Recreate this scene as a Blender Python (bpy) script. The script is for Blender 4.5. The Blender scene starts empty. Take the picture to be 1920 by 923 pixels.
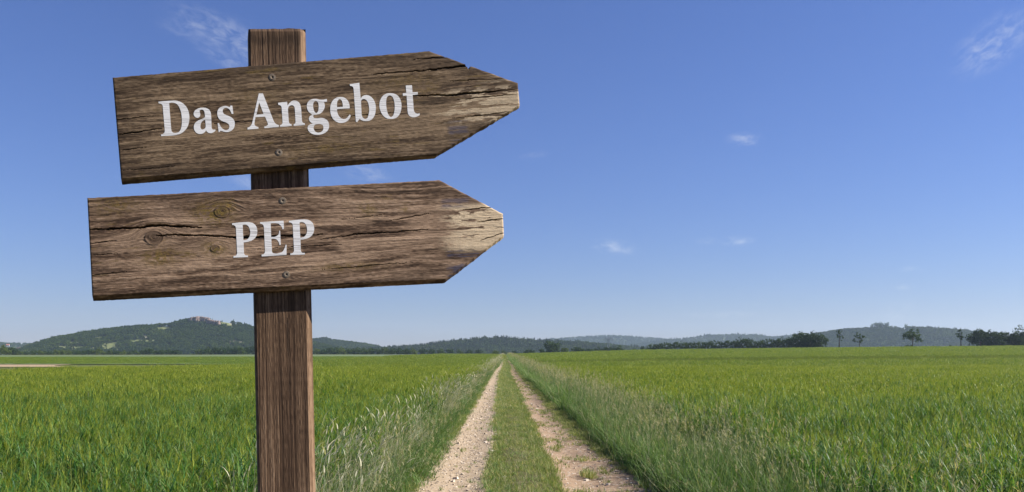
import bpy, math, random
import numpy as np
from mathutils import Vector, Euler

# ------------------------------------------------------------------ camera, sky, sun, exposure
SC = bpy.context.scene
COL = SC.collection
F = 1663.0            # focal length in photograph pixels (1920 wide)
CX, HY = 960.0, 668.0  # principal column, eye-level row
CAMZ = 1.65
cam_d = bpy.data.cameras.new('camera')
cam = bpy.data.objects.new('camera', cam_d); COL.objects.link(cam)
cam.location = (0, 0, CAMZ); cam.rotation_euler = (math.radians(90), 0, 0)
cam_d.sensor_width = 36.0; cam_d.sensor_fit = 'HORIZONTAL'
cam_d.lens = 36.0 * F / 1920.0
cam_d.shift_y = (HY - 461.5) / 1920.0
cam_d.clip_start = 0.05; cam_d.clip_end = 40000
SC.camera = cam

SUN_EL, SUN_AZ = math.radians(37), math.radians(88)   # azimuth clockwise from the view direction (+Y)
SUN_STRENGTH, SKY_STRENGTH, EXPOSURE = 5.0, 0.06, 0.95
world = bpy.data.worlds.new('World'); SC.world = world; world.use_nodes = True
wn, wl = world.node_tree.nodes, world.node_tree.links
wn.clear()
w_out = wn.new('ShaderNodeOutputWorld'); w_bg = wn.new('ShaderNodeBackground'); w_sky = wn.new('ShaderNodeTexSky')
w_sky.sky_type = 'NISHITA'; w_sky.sun_disc = False
w_sky.sun_elevation = SUN_EL; w_sky.sun_rotation = SUN_AZ
w_sky.altitude = 300; w_sky.air_density = 1.25; w_sky.dust_density = 0.0; w_sky.ozone_density = 6.0
w_bg.inputs['Strength'].default_value = SKY_STRENGTH

def dir_of(px, row):
    return Vector(((px - CX) / F, 1.0, (HY - row) / F)).normalized()

def world_clouds():
    tc = wn.new('ShaderNodeTexCoord')
    d = wn.new('ShaderNodeVectorMath'); d.operation = 'NORMALIZE'; wl.new(tc.outputs['Generated'], d.inputs[0])
    total = None
    # centre column, centre row, half width, half height, roll (deg), density, wisp stretch
    for (px, row, hw, hh, roll, dens, sc) in [
            (420, 68, 95, 32, -18, .50, 60), (365, 60, 60, 18, -10, .25, 70), (425, 112, 50, 16, -20, .34, 70),
            (470, 345, 60, 14, -25, .30, 70), (690, 325, 46, 22, -15, .28, 70),
            (1862, 82, 62, 34, 32, .50, 75), (1395, 262, 30, 13, 0, .52, 80), (1150, 463, 42, 13, -8, .62, 90),
            (1381, 452, 30, 9, 0, .62, 90), (1325, 452, 22, 6, 0, .25, 90), (1000, 292, 30, 8, 10, .16, 80),
            (1710, 505, 22, 6, 0, .28, 90), (1694, 538, 18, 6, 0, .26, 90), (1685, 585, 30, 18, 20, .24, 70),
            (1340, 590, 110, 7, 0, .24, 60), (1410, 572, 14, 5, 0, .24, 90), (820, 622, 60, 6, 0, .14, 60)]:
        c = dir_of(px, row)
        up = Vector((0, 0, 1)); rt = c.cross(up).normalized(); up = rt.cross(c).normalized()
        r = math.radians(roll); a = rt * math.cos(r) + up * math.sin(r); b = up * math.cos(r) - rt * math.sin(r)
        def dot(v, off, s):
            n = wn.new('ShaderNodeVectorMath'); n.operation = 'DOT_PRODUCT'; n.inputs[1].default_value = v
            wl.new(d.outputs[0], n.inputs[0])
            m = wn.new('ShaderNodeMath'); m.operation = 'MULTIPLY'; m.inputs[1].default_value = s
            wl.new(n.outputs['Value'], m.inputs[0]); return m
        hw, hh, dens = hw * 1.35, hh * 1.4, dens * .68
        ax, bx = dot(a, 0, F / hw), dot(b, 0, F / hh)
        dz = dot(c, 0, 1.0)
        cb = wn.new('ShaderNodeCombineXYZ'); wl.new(ax.outputs[0], cb.inputs[0]); wl.new(bx.outputs[0], cb.inputs[1])
        ln = wn.new('ShaderNodeVectorMath'); ln.operation = 'LENGTH'; wl.new(cb.outputs[0], ln.inputs[0])
        ns = wn.new('ShaderNodeTexNoise'); ns.inputs['Scale'].default_value = 1.5; ns.inputs['Detail'].default_value = 9
        ns.inputs['Roughness'].default_value = .6; ns.inputs['Distortion'].default_value = .45
        st = wn.new('ShaderNodeCombineXYZ')
        axo = wn.new('ShaderNodeMath'); axo.operation = 'MULTIPLY_ADD'; wl.new(ax.outputs[0], axo.inputs[0])
        axo.inputs[1].default_value = hw / 45.0; axo.inputs[2].default_value = px * .37
        bxo = wn.new('ShaderNodeMath'); bxo.operation = 'MULTIPLY_ADD'; wl.new(bx.outputs[0], bxo.inputs[0])
        bxo.inputs[1].default_value = hh / 22.0; bxo.inputs[2].default_value = row * .53
        wl.new(axo.outputs[0], st.inputs[0]); wl.new(bxo.outputs[0], st.inputs[1])
        wl.new(st.outputs[0], ns.inputs['Vector'])
        # soft body minus noise
        s1 = wn.new('ShaderNodeMapRange'); s1.interpolation_type = 'SMOOTHSTEP'
        s1.inputs['From Min'].default_value = 1.0; s1.inputs['From Max'].default_value = 0.0
        s1.inputs['To Min'].default_value = 0.0; s1.inputs['To Max'].default_value = 1.0
        wl.new(ln.outputs['Value'], s1.inputs['Value'])
        s2 = wn.new('ShaderNodeMapRange'); s2.interpolation_type = 'SMOOTHSTEP'
        s2.inputs['From Min'].default_value = .36; s2.inputs['From Max'].default_value = .72
        wl.new(ns.outputs['Fac'], s2.inputs['Value'])
        m = wn.new('ShaderNodeMath'); m.operation = 'MULTIPLY'; wl.new(s1.outputs[0], m.inputs[0]); wl.new(s2.outputs[0], m.inputs[1])
        fr = wn.new('ShaderNodeMath'); fr.operation = 'GREATER_THAN'; fr.inputs[1].default_value = 0; wl.new(dz.outputs[0], fr.inputs[0])
        m1 = wn.new('ShaderNodeMath'); m1.operation = 'MULTIPLY'; wl.new(m.outputs[0], m1.inputs[0]); wl.new(fr.outputs[0], m1.inputs[1])
        m2 = wn.new('ShaderNodeMath'); m2.operation = 'MULTIPLY'; m2.inputs[1].default_value = dens; wl.new(m1.outputs[0], m2.inputs[0])
        if total is None: total = m2
        else:
            ad = wn.new('ShaderNodeMath'); ad.operation = 'MAXIMUM'; wl.new(total.outputs[0], ad.inputs[0]); wl.new(m2.outputs[0], ad.inputs[1]); total = ad
    return total
clouds = world_clouds()
w_mix = wn.new('ShaderNodeMixRGB'); w_mix.inputs[2].default_value = (7.2, 7.6, 8.4, 1)
w_hsv = wn.new('ShaderNodeMixRGB'); w_hsv.blend_type = 'MULTIPLY'; w_hsv.inputs[0].default_value = 1; w_hsv.inputs[2].default_value = (.645, .67, 1.0, 1)
wl.new(w_sky.outputs[0], w_hsv.inputs[1])
wl.new(clouds.outputs[0], w_mix.inputs[0]); wl.new(w_hsv.outputs[0], w_mix.inputs[1])
wl.new(w_mix.outputs[0], w_bg.inputs['Color']); wl.new(w_bg.outputs[0], w_out.inputs['Surface'])

sun_d = bpy.data.lights.new('sun', 'SUN'); sun = bpy.data.objects.new('sun', sun_d); COL.objects.link(sun)
sun_d.energy = SUN_STRENGTH; sun_d.angle = math.radians(.53); sun_d.color = (1, .955, .88)
sdir = Vector((math.sin(SUN_AZ) * math.cos(SUN_EL), math.cos(SUN_AZ) * math.cos(SUN_EL), math.sin(SUN_EL)))
sun.rotation_euler = sdir.to_track_quat('Z', 'Y').to_euler(); sun.location = (30, -20, 40)

SC.view_settings.view_transform = 'Standard'; SC.view_settings.look = 'None'
SC.view_settings.exposure = EXPOSURE; SC.view_settings.gamma = 1.0
SC.view_settings.use_curve_mapping = False
cy = SC.cycles
cy.max_bounces = 3; cy.diffuse_bounces = 1; cy.glossy_bounces = 2; cy.transmission_bounces = 3
cy.transparent_max_bounces = 8; cy.volume_bounces = 1
cy.use_denoising = True
try:
    cy.denoiser = 'OPENIMAGEDENOISE'; cy.denoising_input_passes = 'RGB_ALBEDO_NORMAL'; cy.denoising_prefilter = 'ACCURATE'
except Exception: pass

# ------------------------------------------------------------------ helpers
def tag(o, label=None, cat=None, group=None, kind=None):
    if label: o['label'] = label
    if cat: o['category'] = cat
    if group: o['group'] = group
    if kind: o['kind'] = kind
    return o

def link(o, parent=None):
    COL.objects.link(o)
    if parent is not None: o.parent = parent
    return o

def empty(name, loc):
    o = bpy.data.objects.new(name, None); o.location = loc; o.empty_display_size = .2
    return link(o)

def mesh_np(name, V, faces, mat=None, attrs=None, smooth=False):
    """faces: list of (n,k) int arrays; attrs: {name: (n,3|4) or (n,)} per vertex"""
    V = np.asarray(V, np.float32)
    me = bpy.data.meshes.new(name)
    me.vertices.add(len(V)); me.vertices.foreach_set('co', V.ravel())
    loops, starts, tot = [], [], 0
    for f in faces:
        f = np.asarray(f, np.int32)
        if len(f) == 0: continue
        starts.append(np.arange(len(f), dtype=np.int32) * f.shape[1] + tot); loops.append(f.ravel()); tot += f.size
    loops = np.concatenate(loops); starts = np.concatenate(starts)
    me.loops.add(len(loops)); me.loops.foreach_set('vertex_index', loops)
    me.polygons.add(len(starts)); me.polygons.foreach_set('loop_start', starts)
    me.polygons.foreach_set('use_smooth', np.full(len(starts), bool(smooth)))
    me.update(calc_edges=True)
    for k, a in (attrs or {}).items():
        a = np.asarray(a, np.float32)
        if a.ndim == 1:
            at = me.attributes.new(k, 'FLOAT', 'POINT'); at.data.foreach_set('value', a)
        else:
            if a.shape[1] == 3: a = np.concatenate([a, np.ones((len(a), 1), np.float32)], 1)
            at = me.attributes.new(k, 'FLOAT_COLOR', 'POINT'); at.data.foreach_set('color', a.ravel())
    if mat: me.materials.append(mat)
    return me

def obj_np(name, V, faces, mat=None, attrs=None, smooth=False, parent=None):
    return link(bpy.data.objects.new(name, mesh_np(name, V, faces, mat, attrs, smooth)), parent)

def grid_faces(nr, nc):
    i = np.arange(nr - 1)[:, None] * nc + np.arange(nc - 1)[None, :]
    return np.stack([i, i + 1, i + nc + 1, i + nc], -1).reshape(-1, 4)

def _hash(ix, iy, seed):
    h = (ix.astype(np.int64) * 374761393 + iy.astype(np.int64) * 668265263 + seed * 974634257) & 0xffffffff
    h = ((h ^ (h >> 13)) * 1274126177) & 0xffffffff
    h = ((h ^ (h >> 16)) * 2246822519) & 0xffffffff
    return ((h ^ (h >> 15)) & 0xffffff) / float(0xffffff)

def vnoise(x, y, seed=0):
    x, y = np.broadcast_arrays(np.asarray(x, float), np.asarray(y, float))
    ix, iy = np.floor(x), np.floor(y); fx, fy = x - ix, y - iy
    fx = fx * fx * (3 - 2 * fx); fy = fy * fy * (3 - 2 * fy)
    a, b = _hash(ix, iy, seed), _hash(ix + 1, iy, seed); c, d = _hash(ix, iy + 1, seed), _hash(ix + 1, iy + 1, seed)
    return (a + (b - a) * fx) * (1 - fy) + (c + (d - c) * fx) * fy

def fbm(x, y, seed=0, oct=4, rough=.5):
    s, a, n = 0, 1, 0
    for k in range(oct):
        s = s + a * vnoise(np.asarray(x) * 2 ** k, np.asarray(y) * 2 ** k, seed + 17 * k); n += a; a *= rough
    return s / n

def sstep(a, b, x):
    t = np.clip((np.asarray(x, float) - a) / (b - a), 0, 1); return t * t * (3 - 2 * t)

# ---- node material helper
class MT:
    def __init__(s, name):
        s.m = bpy.data.materials.new(name); s.m.use_nodes = True
        s.n, s.l = s.m.node_tree.nodes, s.m.node_tree.links
        s.n.clear(); s.out = s.n.new('ShaderNodeOutputMaterial')
    def new(s, t, **kw):
        nd = s.n.new(t)
        for k, v in kw.items():
            if k in nd.inputs.keys():
                if hasattr(v, 'is_output') or isinstance(v, bpy.types.NodeSocket): s.l.new(v, nd.inputs[k])
                else: nd.inputs[k].default_value = v
            else: setattr(nd, k, v)
        return nd
    def attr(s, name, kind='GEOMETRY'):
        a = s.n.new('ShaderNodeAttribute'); a.attribute_name = name; a.attribute_type = kind; return a
    def math(s, op, a, b=None, c=None, clamp=False):
        nd = s.n.new('ShaderNodeMath'); nd.operation = op; nd.use_clamp = clamp
        for i, v in enumerate((a, b, c)):
            if v is None: continue
            if isinstance(v, (int, float)): nd.inputs[i].default_value = v
            else: s.l.new(v, nd.inputs[i])
        return nd.outputs[0]
    def mix(s, fac, a, b, blend='MIX'):
        nd = s.n.new('ShaderNodeMixRGB'); nd.blend_type = blend
        for i, v in enumerate((fac, a, b)):
            if isinstance(v, (int, float)): nd.inputs[i].default_value = v
            elif isinstance(v, tuple): nd.inputs[i].default_value = (*v, 1) if len(v) == 3 else v
            else: s.l.new(v, nd.inputs[i])
        return nd.outputs[0]
    def ramp(s, fac, stops):
        nd = s.n.new('ShaderNodeValToRGB'); s.l.new(fac, nd.inputs[0]); e = nd.color_ramp.elements
        while len(e) < len(stops): e.new(.5)
        for el, (p, c) in zip(e, stops): el.position = p; el.color = (*c, 1) if len(c) == 3 else c
        return nd.outputs[0]
    def noise(s, vec, scale, detail=4, rough=.55, dist=0):
        nd = s.new('ShaderNodeTexNoise', Scale=scale, Detail=detail, Roughness=rough, Distortion=dist)
        if vec is not None: s.l.new(vec, nd.inputs['Vector'])
        return nd.outputs['Fac']
    def pos(s):
        return s.n.new('ShaderNodeNewGeometry').outputs['Position']
    def mapping(s, vec, scale=(1, 1, 1), rot=(0, 0, 0)):
        nd = s.n.new('ShaderNodeMapping'); s.l.new(vec, nd.inputs[0]); nd.inputs['Scale'].default_value = scale; nd.inputs['Rotation'].default_value = rot
        return nd.outputs[0]
    def sep(s, col):
        nd = s.n.new('ShaderNodeSeparateColor'); s.l.new(col, nd.inputs[0]); return nd.outputs
    def bump(s, h, strength=.5, dist=.01):
        nd = s.new('ShaderNodeBump', Strength=strength, Distance=dist); s.l.new(h, nd.inputs['Height']); return nd.outputs[0]
    def bsdf(s, color, rough=.8, normal=None, spec=.3):
        b = s.n.new('ShaderNodeBsdfPrincipled')
        if isinstance(color, tuple): b.inputs['Base Color'].default_value = (*color, 1)
        else: s.l.new(color, b.inputs['Base Color'])
        if isinstance(rough, (int, float)): b.inputs['Roughness'].default_value = rough
        else: s.l.new(rough, b.inputs['Roughness'])
        b.inputs['Specular IOR Level'].default_value = spec
        if normal is not None: s.l.new(normal, b.inputs['Normal'])
        return b
    def done(s, shader):
        s.l.new(shader.outputs[0], s.out.inputs['Surface']); return s.m

def leafy(name, col_fn, trans=.35, rough=.55, spec=.25, tcol=1.25):
    """foliage: colour from col_fn(MT) -> diffuse/gloss plus light through the leaf"""
    t = MT(name); c = col_fn(t)
    b = t.bsdf(c, rough, None, spec)
    tr = t.n.new('ShaderNodeBsdfTranslucent')
    c2 = t.mix(1.0, c, (tcol, tcol * 1.02, tcol * .55), 'MULTIPLY'); t.l.new(c2, tr.inputs['Color'])
    mx = t.n.new('ShaderNodeMixShader'); mx.inputs[0].default_value = trans
    t.l.new(b.outputs[0], mx.inputs[1]); t.l.new(tr.outputs[0], mx.inputs[2])
    return t.done(mx)

# ------------------------------------------------------------------ the lie of the land
CREST_PX = [-400, 0, 600, 850, 950, 1040, 1215, 1550, 1920, 2400]
CREST_ROW = [664.5, 664.5, 663.5, 663.5, 664, 662, 657.5, 653.5, 650.5, 648]
CREST_Y = [650, 650, 650, 640, 620, 580, 470, 430, 420, 420]
def land(X, Y):
    X, Y = np.broadcast_arrays(np.asarray(X, float), np.asarray(Y, float))
    Ys = np.maximum(Y, 1.0); px = np.clip(CX + F * X / Ys, -500, 2500)
    row = np.interp(px, CREST_PX, CREST_ROW); yc = np.interp(px, CREST_PX, CREST_Y)
    hc = CAMZ - .7 + (HY - row) / F * yc
    g = sstep(30, 1, 0) * 0 + sstep(0, 1, (Y - 35) / (yc - 35))
    far = np.clip((Y - yc) / 1500, 0, 1)
    h = hc * g * (1 - .5 * far)
    return h + np.where(Y > 30, .10 * (fbm(X / 35, Y / 35, 5, 2) - .5) * sstep(30, 80, Y), 0)

def track_x(Y):
    """sideways offset of the track's centre line"""
    Y = np.asarray(Y, float)
    return -.0072 * Y + .30 * np.exp(-Y / 11.0) + .06 + .012 * np.maximum(9 - Y, 0) ** 2 + .08 * np.sin(Y / 17.0)

def at(px, row, Y):
    return ((px - CX) / F * Y, Y, CAMZ + (HY - row) / F * Y)

# ------------------------------------------------------------------ ground, track, far fields
def ground_material():
    t = MT('field_ground'); p = t.pos()
    n1 = t.noise(p, .02, 4); n2 = t.noise(t.mapping(p, (.004, .05, .1)), 1, 3); n3 = t.noise(p, 1.3, 5)
    c = t.ramp(n1, [(.3, (.075, .105, .022)), (.7, (.115, .14, .035))])
    c = t.mix(t.math('MULTIPLY', n2, .5), c, (.13, .15, .055))
    # bare earth between the plants close to the track
    sx = t.new('ShaderNodeSeparateXYZ'); t.l.new(p, sx.inputs[0])
    near = t.new('ShaderNodeMapRange'); t.l.new(sx.outputs[1], near.inputs[0])
    near.inputs[1].default_value = 180; near.inputs[2].default_value = 60
    c = t.mix(near.outputs[0], c, t.ramp(n3, [(.3, (.050, .055, .018)), (.7, (.085, .080, .032))]))
    return t.done(t.bsdf(c, .95, t.bump(n3, .5, .03), .1))

def build_ground():
    xs = np.sinh(np.linspace(-1, 1, 221) * 7.2); xs = xs / xs[-1] * 6000
    ys = np.concatenate([np.linspace(-60, 0, 12)[:-1], np.linspace(0, 120, 61)[:-1], 120 * np.exp(np.linspace(0, math.log(42.5), 100))])
    X, Y = np.meshgrid(xs, ys)
    Z = land(X, Y) - .012 - .12 * sstep(2.6, 2.0, np.abs(X - track_x(np.clip(Y, 0, 300)))) * (Y < 700)
    o = obj_np('ground', np.stack([X, Y, Z], -1).reshape(-1, 3), [grid_faces(len(ys), len(xs))], ground_material(), smooth=True)
    tag(o, kind='structure')
build_ground()

# track sheet: two wheel ruts with a grassy crown between them
RUT_L, RUT_R = -.84, .80
def rut_mask(u, Y):
    """1 on bare wheel tracks, 0 on grass; u is the distance from the track's centre line"""
    wob = .10 * (fbm(Y / 1.3, u * 2, 21, 3) - .5) * 2
    far = sstep(10, 20, Y)
    l0, l1 = -1.30 + .05 * far, -.43 + .0 * far
    r0 = .43 + .05 * far; r1 = 1.48 - .34 * far
    eu = u + wob
    L = sstep(l0 - .10, l0 + .07, eu) * sstep(l1 + .09, l1 - .05, eu)
    R = sstep(r0 - .08, r0 + .08, eu) * sstep(r1 + .25, r1 - .12, eu)
    pat = fbm(u * 3.2, Y * .9, 33, 4)
    return L * sstep(.22, .34, pat + .10), R * sstep(.27, .42, pat + .05 + .04 * far), pat

def build_track():
    ys = np.concatenate([np.arange(1.5, 9, .12), np.arange(9, 26, .045), np.arange(26, 60, .14), np.arange(60, 160, .7), np.arange(160, 640, 6)])
    us = np.arange(-2.0, 2.001, .04)
    U, Y = np.meshgrid(us, ys)
    L, R, pat = rut_mask(U, Y)
    prof = .045 * np.exp(-(U / .33) ** 2) - .035 * np.exp(-((U - RUT_L) / .30) ** 2) - .035 * np.exp(-((U - RUT_R) / .30) ** 2)
    prof -= .09 * sstep(1.8, 2.0, np.abs(U))
    rough = .022 * (fbm(U * 5, Y * 5, 41, 3) - .5) + .012 * (fbm(U * 16, Y * 14, 42, 2) - .5)
    X = U + track_x(Y); Z = land(X, Y) + .012 + prof + rough
    A = np.stack([L, R, pat], -1).reshape(-1, 3)
    t = MT('track_earth'); p = t.pos(); a = t.sep(t.attr('mask').outputs['Color'])
    n1 = t.noise(p, 3, 5); n2 = t.noise(p, 40, 5, .7); n3 = t.noise(p, .8, 3)
    vor = t.new('ShaderNodeTexVoronoi', Scale=55.0); t.l.new(p, vor.inputs['Vector'])
    vor2 = t.new('ShaderNodeTexVoronoi', Scale=23.0); t.l.new(p, vor2.inputs['Vector'])
    lime = t.ramp(n2, [(.25, (.25, .18, .108)), (.55, (.385, .288, .182)), (.8, (.49, .388, .268))])
    loam = t.ramp(n2, [(.25, (.22, .145, .085)), (.6, (.37, .262, .165)), (.85, (.52, .42, .30))])
    loam = t.mix(t.math('MULTIPLY', n1, .75), loam, (.30, .20, .13))
    chips = t.math('GREATER_THAN', t.sep(vor.outputs['Color'])[0], .78)
    lime = t.mix(t.math('MULTIPLY', n3, .45), lime, (.37, .275, .19))
    lime = t.mix(t.math('MULTIPLY', chips, .4), lime, (.60, .51, .40))
    chips2 = t.math('GREATER_THAN', t.sep(vor2.outputs['Color'])[0], .9)
    loam = t.mix(t.math('MULTIPLY', chips2, .4), loam, (.62, .52, .42))
    turf = t.ramp(n1, [(.3, (.075, .075, .028)), (.7, (.14, .12, .06))])
    c = t.mix(a[0], turf, lime); c = t.mix(a[1], c, loam)
    h = t.math('ADD', t.math('MULTIPLY', n2, .6), t.math('MULTIPLY', vor.outputs['Distance'], -.7))
    m = t.done(t.bsdf(c, .95, t.bump(h, .7, .012), .1))
    o = obj_np('dirt_track', np.stack([X, Y, Z], -1).reshape(-1, 3), [grid_faces(len(ys), len(us))], m, {'mask': A}, True)
    tag(o, kind='structure')
build_track()

def field_sheet(name, poly_fn, z, c1, c2, ys, xs, stretch=(.02, .15, .1), bump=.25, label=None, cat=None):
    X, Y = np.meshgrid(xs, ys); X = poly_fn(X, Y)
    Z = land(X, Y) + z
    t = MT(name + '_surface'); p = t.pos()
    n1 = t.noise(t.mapping(p, stretch), 1, 4); n2 = t.noise(p, 1.1, 5, .7)
    c = t.ramp(n1, [(.32, c1), (.68, c2)]); c = t.mix(t.math('MULTIPLY', n2, .35), c, tuple(v * .72 for v in c1))
    m = t.done(t.bsdf(c, .95, t.bump(n2, bump, .3), .1))
    o = obj_np(name, np.stack([X, Y, Z], -1).reshape(-1, 3), [grid_faces(len(ys), len(xs))], m, smooth=True)
    tag(o, kind='structure'); return o

BARLEY_X = lambda Y: -34 - .012 * np.asarray(Y) + 2.0 * np.sin(np.asarray(Y) / 60)   # far side of the left barley field
t01 = np.linspace(0, 1, 60)
# pale field beyond the left barley, and its yellow headland, and the bare strip of soil
def left_x(x, Y): return BARLEY_X(Y) - 2 + x * (-.80 * Y - 60 - BARLEY_X(Y))
field_sheet('field', lambda x, Y: left_x(x, Y),   .10, (.110, .150, .062), (.150, .182, .088), 148 * np.exp(np.linspace(0, math.log(3.5), 70)), t01, (.004, .028, .1))
field_sheet('field', lambda x, Y: -6 - .01 * Y + x * (-.8 * Y - 60), .16, (.15, .165, .055), (.20, .195, .08), np.linspace(520, 660, 24), t01)
field_sheet('bare_soil', lambda x, Y: -.505 * Y - 1.5 * np.sin(Y * .2) + x * (-.35 * Y - 20), .06, (.33, .24, .145), (.39, .29, .18), np.linspace(122, 147, 10), t01)

# ------------------------------------------------------------------ prototypes kept out of the scene, for the uncountable growth
def proto_collection(name, meshes):
    c = bpy.data.collections.new(name)
    for i, me in enumerate(meshes):
        c.objects.link(bpy.data.objects.new('%s_%02d' % (name, i), me))
    return c

_scatter_groups = {}
def scatter(name, P, rot, scl, idx, coll, label, cat):
    """one object of kind stuff: coll's meshes set on the points P"""
    P = np.asarray(P, np.float32); n = len(P)
    me = bpy.data.meshes.new(name); me.vertices.add(n); me.vertices.foreach_set('co', P.ravel())
    for k, tp, arr, fld in (('rot', 'FLOAT_VECTOR', np.asarray(rot, np.float32), 'vector'), ('scl', 'FLOAT_VECTOR', np.asarray(scl, np.float32), 'vector')):
        a = me.attributes.new(k, tp, 'POINT'); a.data.foreach_set(fld, arr.ravel())
    a = me.attributes.new('idx', 'INT', 'POINT'); a.data.foreach_set('value', np.asarray(idx, np.int32))
    me.update()
    o = link(bpy.data.objects.new(name, me))
    g = bpy.data.node_groups.new(name + '_growth', 'GeometryNodeTree')
    g.interface.new_socket('Geometry', in_out='INPUT', socket_type='NodeSocketGeometry')
    g.interface.new_socket('Geometry', in_out='OUTPUT', socket_type='NodeSocketGeometry')
    N, L = g.nodes, g.links
    gi, go = N.new('NodeGroupInput'), N.new('NodeGroupOutput')
    ip = N.new('GeometryNodeInstanceOnPoints'); ci = N.new('GeometryNodeCollectionInfo')
    ci.inputs['Collection'].default_value = coll; ci.inputs['Separate Children'].default_value = True; ci.inputs['Reset Children'].default_value = True
    def na(k, tp):
        x = N.new('GeometryNodeInputNamedAttribute'); x.data_type = tp; x.inputs['Name'].default_value = k; return x.outputs['Attribute']
    er = N.new('FunctionNodeEulerToRotation')
    L.new(na('rot', 'FLOAT_VECTOR'), er.inputs[0]); L.new(er.outputs[0], ip.inputs['Rotation'])
    L.new(na('scl', 'FLOAT_VECTOR'), ip.inputs['Scale']); L.new(na('idx', 'INT'), ip.inputs['Instance Index'])
    ip.inputs['Pick Instance'].default_value = True
    L.new(gi.outputs[0], ip.inputs['Points']); L.new(ci.outputs[0], ip.inputs['Instance']); L.new(ip.outputs[0], go.inputs[0])
    md = o.modifiers.new('growth', 'NODES'); md.node_group = g
    tag(o, label, cat, kind='stuff'); return o

class Clump:
    """ribbons of growth; vertex colour: r random tint, g height, b 0 leaf / .5 stem / 1 ear"""
    def __init__(s, seed): s.r = random.Random(seed); s.V, s.Fq, s.C = [], [], []
    def ribbon(s, p0, az, L, th0, th1, w, n=4, kind=0., power=1.4, tip=.08, twist=0., wshape=None):
        r = s.r.random(); p = Vector(p0); base = len(s.V)
        for k in range(n + 1):
            t = k / n
            th = th0 + (th1 - th0) * t ** power
            if k:
                p = p + Vector((math.sin(th) * math.cos(az), math.sin(th) * math.sin(az), math.cos(th))) * (L / n)
            ww = w * (wshape(t) if wshape else max(tip, (1 - t) ** .6 if t > .35 else .75 + .7 * t * .9))
            sa = az + math.pi / 2 + twist * t
            d = Vector((math.cos(sa), math.sin(sa), 0)) * ww * .5
            s.V += [tuple(p - d), tuple(p + d)]; s.C += [(r, p.z, kind)] * 2
            if k: i = base + 2 * k; s.Fq.append((i - 2, i - 1, i + 1, i))
        return p
    def mesh(s, name, mat):
        C = np.array(s.C, np.float32)
        return mesh_np(name, np.array(s.V), [np.array(s.Fq)], mat, {'tint': C}, False)

# ---- barley
def barley_colour(k=1.0, yel=1.0, ylw=None):
    def fn(t):
        a = t.sep(t.attr('tint').outputs['Color']); p = t.pos()
        oi = t.n.new('ShaderNodeObjectInfo').outputs['Random']
        leaf = t.ramp(a[0], [(.0, (.015 * k, .054 * k, .020 * k)), (.4, (.036 * k, .092 * k, .018 * k)), (.8, (.072 * k, .130 * k, .026 * k)), (.93, (.13 * k, .165 * k, .065 * k)), (.98, (.20, .21, .11)), (1, (.34, .29, .14))])
        ear = t.ramp(a[0], [(0, (.120 * yel, .155 * yel, .026)), (.6, (.165 * yel, .190 * yel, .036)), (1, (.23 * yel, .235 * yel, .07))])
        c = t.mix(a[2], leaf, ear)
        # old yellowing leaves near the soil, patches of greener and paler crop
        big = t.noise(t.mapping(p, (.35, .16, .2)), 1, 4)
        c = t.mix(t.math('MULTIPLY', t.math('SUBTRACT', big, .32, clamp=True), 1.3, clamp=True), c, t.mix(1.0, c, (1.28, 1.16, .85), 'MULTIPLY'))
        c = t.mix(.5, c, t.mix(1.0, c, t.ramp(oi, [(0, (.72, .80, .8)), (1, (1.22, 1.18, 1.1))]), 'MULTIPLY'))
        return c
    return fn
M_BARLEY = leafy('barley_growth', barley_colour(1.42, 1.58), .36, .45, .17, 1.5)
M_STRIP = leafy('young_crop', barley_colour(1.35, 1.32), .34, .55, .15)

def barley_clump(seed, radius, stems, lod):
    c = Clump(seed); r = c.r
    wmul = [1, 1.6, 3.0, 8][lod]
    for i in range(stems):
        a = r.random() * 6.283; q = radius * math.sqrt(r.random()); x, y = q * math.cos(a), q * math.sin(a)
        H = r.uniform(.52, .76); az = r.gauss(.35, .9); lean = abs(r.gauss(.12, .08))
        if lod <= 1:
            top = c.ribbon((x, y, 0), az, H, lean * .4, lean * 1.6, .004 * wmul, 2, .5, tip=.6)
            for k in range(6 if lod == 0 else 3):
                f = r.uniform(.35, .98); b = Vector((x, y, 0)).lerp(top, f); la = r.random() * 6.283
                c.ribbon(b, la, r.uniform(.10, .24) if lod == 0 else r.uniform(.09, .22), r.uniform(.15, .6), r.uniform(.7, 2.3), (r.uniform(.007, .0135) if lod == 0 else r.uniform(.007, .0125)) * wmul, 4 if lod == 0 else 3, 0., 1.5, twist=r.uniform(-1.2, 1.2))
            if r.random() < (.5 if lod == 0 else .8):
                e = c.ribbon(top, az, r.uniform(.05, .08), lean * 1.6, lean * 1.6 + r.uniform(.1, .6), .010 * wmul, 2, .9, tip=.5)
                for k in range(5 if lod == 0 else 3):
                    b = top.lerp(e, r.random()); th = lean * 1.6 + r.gauss(.12, .22)
                    c.ribbon(b, az + r.gauss(0, 1.0), r.uniform(.07, .13), th, th + r.uniform(0, .35), .0024 * wmul, 2, 1., tip=.3)
        else:
            la = r.random() * 6.283
            c.ribbon((x, y, H * r.uniform(.5, .8)), la, r.uniform(.12, .24), .2, r.uniform(.6, 1.9), .009 * wmul, 2, .0)
            c.ribbon((x, y, H * .6), az, H * .3 + r.uniform(.05, .14), lean, lean + r.uniform(.1, .6), .008 * wmul, 2, r.choice([.7, .9, 1.]))
    return c.mesh('barley_tuft', M_BARLEY)

BAR = [proto_collection('barley_lod%d' % k, [barley_clump(100 * k + i, [.23, .42, .85, 2.3][k], [26, 60, 110, 150][k], k) for i in range([7, 6, 5, 5][k])]) for k in range(4)]

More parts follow.
